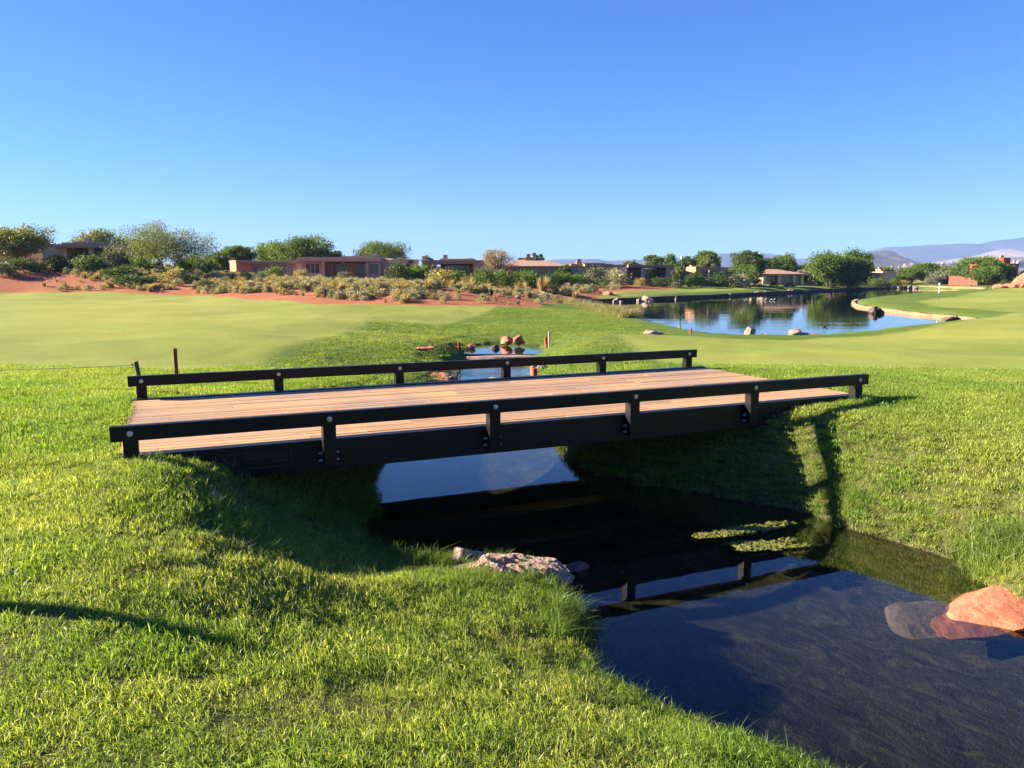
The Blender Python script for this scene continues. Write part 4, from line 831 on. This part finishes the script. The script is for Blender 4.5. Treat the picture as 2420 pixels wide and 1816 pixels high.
SH = {k: [shrub_mesh(200+7*i+j, m, kd) for j in range(4)] for i, (k, (m, kd)) in enumerate(dict(sage=('sage', 'soft'), rabbit=('rabbit', 'soft'), straw=('straw', 'straw'), green=('leaf_g', 'soft'), bright=('leaf_y', 'soft'), dark=('leaf_d', 'soft'), silver=('leaf_s', 'soft')).items())}
SHD = {k: [shrub_mesh(600+9*i+j, m, 'soft', 90, .62) for j in range(2)] for i, (k, m) in enumerate(dict(sage='sage', rabbit='rabbit', green='leaf_g', bright='leaf_y', dark='leaf_d', silver='leaf_s').items())}
NM = dict(sage=('sagebrush', 'grey green sagebrush'), rabbit=('rabbitbrush', 'yellow green rabbitbrush'), straw=('bunchgrass', 'straw coloured dry bunchgrass'), green=('green_shrub', 'rounded mid green shrub'), bright=('bright_shrub', 'bright fresh green shrub'), dark=('dark_shrub', 'dark green clipped shrub'), silver=('silver_shrub', 'silver leaved shrub'))
ZONES = [(a_, b_.replace('on the dune ', '').replace('on the red slope ', 'on red slope ')) for a_, b_ in [(90, 'at the far left end of the dune'), (180, 'on the dune below the dark left villa'), (290, 'right of the dark left villa'), (420, 'on the dune near the airy mesquite'), (500, 'on the dune left of the sunlit winged villa'), (650, 'on the dune below the glass doored villa'), (760, 'on the dune under the left half of the porch villa'), (870, 'on the dune under the right half of the porch villa'),
         (960, 'on the red slope left of the dark flat roofed villa'), (1070, 'on the red slope below the dark flat roofed villa'), (1220, 'on the red slope below the tiled hip roof'), (1350, 'at the red slope end by the sunlit chimney villa'), (1480, 'before the shadowed villa across the lake'), (1610, 'before the sunlit orange villa across the lake'), (1750, 'before the hip roofed lake villa'), (1950, 'near the twin willows'), (9999, 'in the far right row')]]
nsh = 0
def shrub(kind, X, Y, w_, hh, lab=None):
    global nsh
    me = SHD[kind][random.randrange(2)] if w_ > 1.55 and kind in SHD else SH[kind][random.randrange(4)]; g = zat(X, Y); px = X/Y*1691+1106
    zn = next(z_ for lim, z_ in ZONES if px < lim)
    row = ('low edge', 'middle', 'crest')[int(np.clip((Y-dune_base(X))/6.5, 0, 2))] if px < 1350 else 'shore'
    o = link(bpy.data.objects.new(NM[kind][0], me)); o.location = (X, Y, g-.03); o.scale = (w_, w_*random.uniform(.85, 1.15), hh); o.rotation_euler = (0, 0, random.uniform(0, 6.28))
    sz = 'large' if w_ > 1.25 else ('medium' if w_ > .75 else 'small')
    lb = lab or f'{sz} {NM[kind][1]} {zn}, {row}'
    tag(o, lb, 'shrub', lb if lab is None else 'shrubs before the villas'); nsh += 1; return o
def dune_base(X): return float(np.interp(X, [-120, -37, -23.4, -16, -10.3, -5.1, 0, 4, 8.3, 13, 20], [57.5, 57.2, 56.2, 49.5, 43.8, 42.6, 44.8, 56, 69, 78, 92]))
rs_ = random.Random(11); tries = 0; placed = []
while len(placed) < 262 and tries < 14000:
    tries += 1
    px = rs_.uniform(-30, 1330); d = rs_.random(); 
    dens = float(np.interp(px, [0, 140, 260, 400, 520, 880, 960, 1060, 1200, 1330], [.25, .3, .5, .9, 1, 1, .5, .35, .35, .3]))
    k = rs_.uniform(.2, 20); X = (px-1106)/1691*58
    yb = dune_base(X); Y = yb+k; X = (px-1106)/1691*Y
    if k < 9 and px < 250: dens *= .18
    if k < 7 and px > 900: dens *= .45
    if k > 9: dens = max(dens, .8)
    if d > dens: continue
    if sdist(np.array([X]), np.array([Y]), SAND)[0] > -.6: continue
    w_ = rs_.choice([.45, .55, .65, .8, .9, 1.1])*(1.25 if k > 11 and px < 430 else 1)
    if any((X-a)**2+(Y-b_)**2 < (.30*(w_+c_))**2 for a, b_, c_ in placed): continue
    kd = rs_.choices(['sage', 'rabbit', 'straw', 'silver', 'green', 'dark'], [6, 4.5, 1.6, 3, (1.2 if k > 10 else .2), (1.0 if k > 10 else .1)])[0]
    placed.append((X, Y, w_)); shrub(kd, X, Y, w_, w_*rs_.uniform(.65, .95)*(.9 if kd == 'straw' else 1))
for lb, px, D, kd, w_, hh in [('wide dark clipped shrub mass below the dark left villa', 205, 66, 'green', 3.0, 1.7), ('dark shrub left of the clipped mass', 130, 66, 'dark', 2.2, 1.6), ('pale shrub at left edge under the round tree', 15, 62, 'silver', 2.0, 1.3), ('low dark shrub under the round tree', 60, 64, 'dark', 2.6, 1.4), ('small rounded shrub below the villa right window', 243, 67, 'rabbit', 1.3, .9),
        ('bright shrub row left of the mesquite trunk', 315, 69, 'bright', 2.0, 1.6), ('bright shrub right of the mesquite trunk', 402, 67, 'bright', 2.0, 1.7), ('small yellow green shrub under the mesquite', 385, 62, 'rabbit', 1.5, 1.4), ('dark hedge behind the dune crest left of the mesquite', 270, 63, 'dark', 3.2, 1.2), ('long dark shaded shrub below the mesquite', 300, 60, 'dark', 3.0, 1.0),
        ('bright green shrub before the glass doors of the sunlit winged villa', 597, 78, 'bright', 1.9, 1.5), ('pale green shrub left of the porch villa', 655, 76, 'rabbit', 1.6, 1.4), ('silver shrub before the porch of the large villa', 748, 68, 'silver', 1.6, 1.2), ('dark tall shrub at the right end of the porch villa', 862, 78, 'dark', 2.2, 2.6), ('large yellow green shrub left of the dark flat roofed villa', 955, 68, 'rabbit', 2.6, 2.2),
        ('wide green shrub before the dark flat roofed villa', 985, 72, 'green', 2.6, 1.9), ('feathery silver shrub before the dark flat roofed villa', 940, 70, 'silver', 1.4, 2.3), ('tall olive shrub before the light windows of the flat roofed villa', 1045, 76, 'green', 2.6, 2.4), ('bright green shrub left below the tiled hip roof', 1080, 80, 'bright', 2.0, 2.0), ('mid green shrub next to the bright one below the hip roof', 1112, 80, 'green', 2.0, 1.7), ('large bright green shrub in the middle below the hip roof', 1135, 80, 'bright', 2.7, 2.1),
        ('dark shrub right of the large bright one', 1160, 80, 'dark', 1.8, 1.4), ('bright shrub below the right end of the hip roof', 1188, 82, 'bright', 2.4, 1.7), ('wide green shrub left of the sunlit chimney villa', 1218, 83, 'green', 2.6, 1.7), ('small green shrub before the sunlit chimney villa', 1250, 84, 'bright', 1.8, 1.5), ('olive mounded shrub before the sunlit chimney villa', 1284, 85, 'silver', 2.8, 2.4), ('grey green mounded shrub under the lamp post', 1330, 87, 'sage', 3.0, 2.2), ('low bright shrub below the mounded olive one', 1300, 84, 'bright', 1.6, 1.0),
        ('tan rounded shrub before the dark patio', 1382, 90, 'rabbit', 1.6, 1.1), ('dark shrub before the patio right side', 1420, 90, 'dark', 2.0, 1.2), ('dark green shrub under the curtained window', 1452, 90, 'dark', 2.2, 1.4), ('pale green ball shrub on the lawn edge', 1456, 88, 'silver', 1.2, .9), ('dark shrub before the sunlit orange wing', 1497, 95, 'dark', 2.4, 2.0), ('bright green ball shrub on the lawn before the sunlit orange villa', 1500, 92, 'bright', 1.9, 1.2), ('wide dark hedge before the sunlit orange villa porch', 1552, 96, 'dark', 4.0, 2.0), ('grey green shrub mound right of the dark hedge', 1583, 95, 'silver', 2.4, 1.8), ('olive shrub right of the grey green mound', 1597, 96, 'sage', 2.2, 1.9),
        ('small pale shrub under the low light tree', 1632, 99, 'silver', 1.4, 1.2), ('small dark shrub before the hip roofed villa', 1668, 106, 'dark', 1.5, .8), ('pale low shrub before the white columns', 1702, 106, 'silver', 1.6, .7), ('wide low shrub at the feet of the twin willows', 1850, 112, 'green', 2.4, 1.1), ('green shrub left of the low chimney villa', 1890, 122, 'green', 2.8, 1.7), ('shrub at the lake end right of the chimney villa', 1925, 126, 'green', 2.4, 1.6), ('pale shrub by the riprap at the lake end', 1945, 132, 'rabbit', 2.0, 1.0),
        ('green shrub in the right hand row', 2010, 132, 'silver', 2.6, 1.8), ('low shrub right of the silver tree', 2078, 130, 'green', 3.0, 1.2), ('silver bush at the right edge above the red rocks', 2205, 104, 'silver', 2.6, 1.8), ('small shrub before the red villa windows', 2160, 110, 'green', 1.6, 1.2), ('straw tuft row on the red slope crest', 1125, 70, 'straw', 1.5, 1.3), ('second straw tuft left of the crest row', 1172, 66, 'straw', 1.6, 1.4), ('tan straw tuft below the dark flat roofed villa', 1012, 58, 'straw', 1.4, 1.5)]:
    shrub(kd, (px-1106)/1691*D, D, w_, hh, lb)
# red rocks on the slope and by the red villa
for i, (x, y, z, ww, hh, lb) in enumerate([(1090, 622, .3, 22, 8, 'dark red boulder on the red slope below the hip roof'), (1222, 640, .0, 22, 8, 'pale boulder low on the red slope'), (1238, 640, .0, 16, 7, 'small pale boulder right of the pale one low on the slope'), (1312, 630, .1, 24, 9, 'tan boulder group at the right foot of the red slope'), (1118, 646 - 4, .1, 18, 9, 'dark square boulder on the lower red slope'), (750, 622, .6, 16, 9, 'dark boulder amid the sagebrush below the porch villa'),
        (2150, 612, .1, 30, 12, 'red boulder before the red villa windows'), (2176, 612, .1, 34, 16, 'red boulder left of the large slab at right edge'), (2206, 613, .1, 60, 42, 'large tilted red rock slab at the right edge'), (2188, 614, .1, 30, 14, 'low red rock before the large slab'), (955, 618, .8, 14, 7, 'red stone high on the slope left of the villa')]):
    X, Y = at(x, y, z); Y = min(Y, 104) if x > 2000 else min(Y, 70); X = (x-1106)/1691*Y; k = Y/1691
    rock('red_boulder', lb, X, Y, zat(X, Y)+hh*k*.2, ww*k*.55, ww*k*.4, hh*k*.65, 'redrock', 130+i, rz=i*.8, rough=.6)

# ------------------------------------------------------------------ birds
def bird(name, label, X, Y, Z, s, m, pose='stand', group=None):
    q = MB(); 
    q.tube([(-.17, 0, .02), (-.10, 0, .02), (0, 0, 0), (.10, 0, .03), (.15, 0, .09), (.17, 0, .15), (.20, 0, .17), (.235, 0, .165), (.27, 0, .155)], [.008, .03, .065, .06, .035, .028, .032, .022, .004], 8)
    if pose == 'stand':
        for yy in (-.025, .025): q.tube([(.0, yy, -.04), (.005, yy, -.15), (.04, yy, -.155)], .006, 4)
    o = q.build(name, M[m], None, smooth=True); o.location = (X, Y, Z+(.155*s if pose == 'stand' else 0)); o.scale = (s, s, s); o.rotation_euler = (0, 0, random.uniform(-.4, .4)+(math.pi/2 if pose == 'stand' else 0)); return tag(o, label, 'bird', group)
M['birddark'] = simple('dark_feathers', [(.3, (.02, .018, .016)), (.7, (.05, .045, .04))], 40); M['birdpale'] = simple('pale_feathers', [(.3, (.5, .48, .45)), (.7, (.7, .68, .65))], 40)
X, Y = at(982, 780, -.55); bird('dark_bird', 'small dark bird standing on the left bank above the far rail', X, Y, zat(X, Y), 1.0, 'birddark')
X, Y = at(1781, 707, ZL); bird('duck', 'lone dark duck swimming near the near lake shore', X, Y, ZL+.03, .6, 'birddark', 'swim')
for i, (x, y, lb, mm) in enumerate([(1652, 649.5, 'leftmost pale duck of the row on the lake', 'birdpale'), (1664, 650, 'second pale duck of the row on the lake', 'birdpale'), (1671, 649.6, 'third pale duck of the row on the lake', 'birdpale'), (1690, 650, 'rightmost dark duck of the row on the lake', 'birddark')]):
    X, Y = at(x, y, ZL); bird('duck', lb, X, Y, ZL+.04, .75, mm, 'swim', 'ducks in a row on the lake')

# ------------------------------------------------------------------ grass: thousands of tufts set out on the banks
def tuft(seed, n_, rad, h0, h1, wv, lean, bend, m, name):
    r = np.random.default_rng(seed); a = r.uniform(0, 2*math.pi, n_); rr = rad*np.sqrt(r.uniform(0, 1, n_)); pa = r.uniform(0, 2*math.pi, n_)
    B = np.c_[np.cos(pa)*rr, np.sin(pa)*rr, np.full(n_, -.01)]; hh = r.uniform(h0, h1, n_); ln = np.abs(r.normal(size=n_))*lean
    d = np.c_[np.cos(a), np.sin(a), np.zeros(n_)]; fa = r.uniform(0, 2*math.pi, n_); s = np.c_[np.cos(fa), np.sin(fa), np.zeros(n_)]*(wv*r.uniform(.7, 1.3, n_))[:, None]
    z = np.array([0, 0, 1.0]); M1 = B+d*(ln*hh*.35)[:, None]+z*(hh*.55)[:, None]; T_ = B+d*(ln*hh*(1+bend))[:, None]+z*(hh*(1-.25*np.minimum(ln, 1.2)))[:, None]
    V = np.stack([B-s, B+s, M1+s*.85, M1-s*.85, T_+s*.18, T_-s*.18], 1).reshape(-1, 3); I_ = np.arange(n_)[:, None]*6
    F = np.concatenate([I_+[0, 1, 2, 3], I_+[3, 2, 4, 5]]); rn = np.tile(r.uniform(0, 1, n_), 2)
    o = bpy.data.objects.new(name, mesh_np(name, V, F, M[m], False, {'rnd': ('FLOAT', 'FACE', rn.astype(np.float32))})); return o
def scatter(name, X, Y, scale, tint, sources, label, lean_dir=None, zoff=0, seed=1, cat='grass'):
    r = np.random.default_rng(seed); n_ = len(X); Z = height(X, Y)+zoff
    rot = np.c_[r.normal(size=n_)*.12, r.normal(size=n_)*.12, r.uniform(0, 2*math.pi, n_)].astype(np.float32)
    me = mesh_np(name, np.c_[X, Y, Z], np.zeros((0, 4)), None, False, {'rot': ('FLOAT_VECTOR', 'POINT', rot), 'scl': ('FLOAT', 'POINT', scale.astype(np.float32)), 'tint': ('FLOAT_COLOR', 'POINT', np.c_[tint, np.ones(n_)].astype(np.float32)), 'pick': ('INT', 'POINT', r.integers(0, len(sources), n_).astype(np.int32))})
    o = link(bpy.data.objects.new(name, me)); tag(o, label, cat, kind='stuff')
    c_ = bpy.data.collections.new(name+'_source')
    for s_ in sources: c_.objects.link(s_)
    ng = bpy.data.node_groups.new(name+'_scatter', 'GeometryNodeTree')
    ng.interface.new_socket('Geometry', in_out='INPUT', socket_type='NodeSocketGeometry'); ng.interface.new_socket('Geometry', in_out='OUTPUT', socket_type='NodeSocketGeometry')
    gi = ng.nodes.new('NodeGroupInput'); go = ng.nodes.new('NodeGroupOutput'); ip = ng.nodes.new('GeometryNodeInstanceOnPoints'); ci = ng.nodes.new('GeometryNodeCollectionInfo')
    ci.inputs['Collection'].default_value = c_; ci.inputs['Separate Children'].default_value = True; ci.inputs['Reset Children'].default_value = True
    def na(an, ty):
        q = ng.nodes.new('GeometryNodeInputNamedAttribute'); q.data_type = ty; q.inputs['Name'].default_value = an; return q.outputs['Attribute']
    K = ng.links.new; K(gi.outputs[0], ip.inputs['Points']); K(ci.outputs[0], ip.inputs['Instance']); ip.inputs['Pick Instance'].default_value = True
    K(na('pick', 'INT'), ip.inputs['Instance Index']); K(na('rot', 'FLOAT_VECTOR'), ip.inputs['Rotation']); K(na('scl', 'FLOAT'), ip.inputs['Scale']); K(ip.outputs[0], go.inputs[0])
    md = o.modifiers.new('scatter', 'NODES'); md.node_group = ng; return o
def tint_at(X, Y, r, dry=1.0):
    p = fbm(X/1.3, Y/1.3, 4, 71); q = fbm(X/.35, Y/.35, 3, 72); f = np.clip(.5+.9*p+.45*q, 0, 1)*dry
    f = np.clip(f+.35*((X > 2.6) & (Y < 13))*dry+.30*np.exp(-((X-.2)**2+(Y-3.6)**2)/1.6)+.3*np.exp(-((X+3.2)**2/5+(Y-25.5)**2/9))+.25*np.exp(-((X-3.2)**2/4+(Y-24)**2/6))-.15, 0, 1.15)
    g = np.array([.66, .88, .7]); y_ = np.array([1.3, 1.2, 1.4]); c_ = g*(1-f[:, None])+y_*f[:, None]
    return c_*(r.uniform(.8, 1.2, len(X)))[:, None]
def sample(n_, x0, x1, y0, y1, r): return r.uniform(x0, x1, n_), r.uniform(y0, y1, n_)
r = np.random.default_rng(3)
def ground_ok(X, Y, m0):
    dc_ = sdist(X, Y, CREEK)+fbm(X/.9, Y/.9, 3, 21)*.10; du_ = sdist(X, Y, UPPER); dl_ = sdist(X, Y, LAKE)
    q = (X-B0[0])*U_AX[0]+(Y-B0[1])*U_AX[1]; v = (X-B0[0])*V_AX[0]+(Y-B0[1])*V_AX[1]
    k = (dc_ > m0) & (du_ > m0) & (dl_ > m0+.2) & ~((np.abs(X+.3) < 1.9) & (Y > 23.6) & (Y < 25.4))
    under = (q > -.12) & (q < BL+.22) & (v > .10) & (v < WB+.05)
    return k, under, dc_
shortA = [tuft(300+i, 64, .11, .017, .043, .0019, .65, .4, 'grass', 'grass_tuft') for i in range(5)]
midA = [tuft(320+i, 72, .13, .02, .045, .0026, .45, .35, 'grass', 'grass_tuft') for i in range(4)]
farA = [tuft(340+i, 90, .34, .016, .04, .0055, .6, .4, 'grass', 'grass_tuft') for i in range(4)]
longA = [tuft(360+i, 34, .06, .09, .20, .0022, .5, .6, 'weed', 'grass_tuft') for i in range(5)]
reedA = [tuft(380+i, 55, .45, .3, .8, .010, .5, .5, 'reed', 'reed_tuft') for i in range(3)]
def in_view(X, Y, mrg): return np.abs(X) < Y*.66+mrg
def clear_of_deck(X, Y, under, hmax):
    Z = height(X, Y); return ~under | (Z+hmax < -.05)
# near lawn
X, Y = sample(25000, -6.5, 8, 1.9, 8.2, r); ok, un, d_ = ground_ok(X, Y, .02); ok &= in_view(X, Y, .8) & (np.hypot(X, Y) < 8.3); ok &= clear_of_deck(X, Y, un, .06); X, Y = X[ok], Y[ok]
sc_a = r.uniform(.75, 1.25, len(X))*(1+.6*fbm(X/.8, Y/.8, 3, 74)); scatter('near_lawn_grass', X, Y, sc_a, tint_at(X, Y, r)*1.1, shortA, 'short sunlit lawn grass on the near bank', seed=2)
# banks and rough around the bridge
X, Y = sample(60000, -13, 15, 6.5, 17, r); ok, un, d_ = ground_ok(X, Y, .02); hy = np.hypot(X, Y); ok &= in_view(X, Y, 1.2) & (hy > 7.9)
fL = sdist(X, Y, FAIR_L); fR = sdist(X, Y, FAIR_R); ok &= (fL > .05) & (fR > .05) & clear_of_deck(X, Y, un, .08); X, Y = X[ok], Y[ok]
scatter('bank_rough_grass', X, Y, r.uniform(.8, 1.4, len(X))*(1+.4*fbm(X/1.1, Y/1.1, 3, 75)), tint_at(X, Y, r, .85)*1.08, midA, 'longer rough grass on the banks around the bridge', seed=4)
# rough further off
X, Y = sample(30000, -18, 26, 16, 48, r); ok, un, d_ = ground_ok(X, Y, .03); fL = sdist(X, Y, FAIR_L); fR = sdist(X, Y, FAIR_R); sd_ = sdist(X, Y, SAND); ok &= in_view(X, Y, 2) & (fL > .25) & (fR > .25) & (sd_ > .3) & (sdist(X, Y, LAKE) > .5) & ((X < 5.5) | (sdist(X, Y, LAKE) > 4)); X, Y = X[ok], Y[ok]
scatter('far_rough_grass', X, Y, r.uniform(.7, 1.2, len(X)), tint_at(X, Y, r, .8)*.82, farA, 'rough grass between the creek and the lake', seed=5)
# long grass hanging over the water line and tussocks
X, Y = sample(120000, -6, 8, 2.5, 16, r); ok, un, d_ = ground_ok(X, Y, -.02); ok &= (d_ < .30) & (r.random(len(X)) < .17) & in_view(X, Y, .8); X, Y = X[ok], Y[ok]
sc_l = r.uniform(.5, 1.1, len(X))*np.where(Y < 5.4, .62, 1.0)*np.where(X > 2.4, .75, 1)
cl = [(.62, 5.75, .2, 46, 1.0), (.9, 6.25, .13, 14, .9), (4.5, 7.0, .16, 70, 1.5), (-.05, 7.3, .3, 60, .9), (-1.55, 8.5, .3, 60, 1.1), (-2.35, 6.35, .10, 9, .9), (-1.9, 5.9, .25, 16, .7), (.3, 6.25, .25, 30, .6), (-.25, 6.42, .3, 60, .75), (-.75, 6.95, .2, 30, .7), (3.75, 8.75, .2, 24, .9), (2.5, 9.95, .25, 40, 1.2), (1.15, 10.5, .3, 50, 1.1), (-3.1, 6.72, .25, 26, .62), (-3.45, 6.78, .15, 16, .6), (4.95, 10.75, .3, 26, .7), (4.3, 9.6, .35, 20, .6), (2.9, 14.9, .6, 60, .8), (-.95, 5.1, .4, 10, .5), (.2, 4.6, .4, 10, .5)]
for (a_, b_, s_, n_, k_) in cl:
    X = np.r_[X, r.normal(a_, s_, n_)]; Y = np.r_[Y, r.normal(b_, s_, n_)]; sc_l = np.r_[sc_l, r.uniform(.6, 1.1, n_)*k_]
ok, un, d_ = ground_ok(X, Y, -.25); ok &= clear_of_deck(X, Y, un, .2); X, Y, sc_l = X[ok], Y[ok], sc_l[ok]
scatter('waterside_grass', X, Y, sc_l, tint_at(X, Y, r, .8), longA, 'long grass tufts hanging over the creek edge', seed=6)
# reeds on the near left shore of the lake
P = np.array([at(a, b_, ZL) for a, b_ in [(1195, 659), (1275, 668), (1330, 681), (1372, 692)]]); t_ = r.uniform(0, 1, 260); seg = np.minimum((t_*3).astype(int), 2); f_ = (t_*3-seg)[:, None]
Q = P[seg]*(1-f_)+P[seg+1]*f_+r.normal(size=(260, 2))*[.25, .5]
scatter('lake_reeds', Q[:, 0]-.3, Q[:, 1], r.uniform(.45, .85, 260), np.full((260, 3), 1.0)*r.uniform(.8, 1.2, 260)[:, None], reedA, 'pale reeds along the left shore of the lake', seed=7, zoff=.02, cat='reeds')

# small scrub that nobody could count, between the shrubs of the dune
scr_ = [bpy.data.objects.new('scrub_clump', shrub_mesh(500+i, m_, k_)) for i, (m_, k_) in enumerate([('sage', 'soft'), ('rabbit', 'soft'), ('straw', 'straw'), ('sage', 'soft'), ('leaf_s', 'soft')])]
pxs = r.uniform(60, 1340, 6500); kk = r.uniform(.3, 22, 6500); Xs = (pxs-1106)/1691*58; Ys = np.interp(Xs, [-120, -37, -23.4, -16, -10.3, -5.1, 0, 4, 8.3, 13, 20], [57.5, 57.2, 56.2, 49.5, 43.8, 42.6, 44.8, 56, 69, 78, 92])+kk; Xs = (pxs-1106)/1691*Ys
den = np.interp(pxs, [60, 150, 260, 400, 520, 880, 960, 1060, 1340], [.1, .3, .6, 1, 1, 1, .4, .22, .22])*np.where(kk > 9, 1.2, np.where((pxs > 900) | (pxs < 300), .35, .8))
ok = (r.random(6500) < den*.6) & (sdist(Xs, Ys, SAND) < -.8) & (fbm(Xs/2.5, Ys/2.5, 3, 90) > -.25)
scatter('dune_scrub', Xs[ok], Ys[ok], r.uniform(.25, .68, ok.sum()), np.full((ok.sum(), 3), 1.0), scr_, 'small grey green and straw scrub filling the gaps on the dune', seed=9, zoff=-.02, cat='scrub')

# ------------------------------------------------------------------ air
m = bpy.data.materials.new('haze_air'); m.use_nodes = True; m.node_tree.nodes.clear()
pv = m.node_tree.nodes.new('ShaderNodeVolumePrincipled'); pv.inputs['Color'].default_value = (.27, .47, .95, 1); pv.inputs['Density'].default_value = .00013; pv.inputs['Anisotropy'].default_value = 0.0
ou = m.node_tree.nodes.new('ShaderNodeOutputMaterial'); m.node_tree.links.new(pv.outputs[0], ou.inputs['Volume'])
q = MB(); q.box(-5600, 5600, -600, 6200, -3.2, 330); hz = q.build('haze', m); tag(hz, 'thin blue air between here and the far ridges', 'haze', kind='stuff')
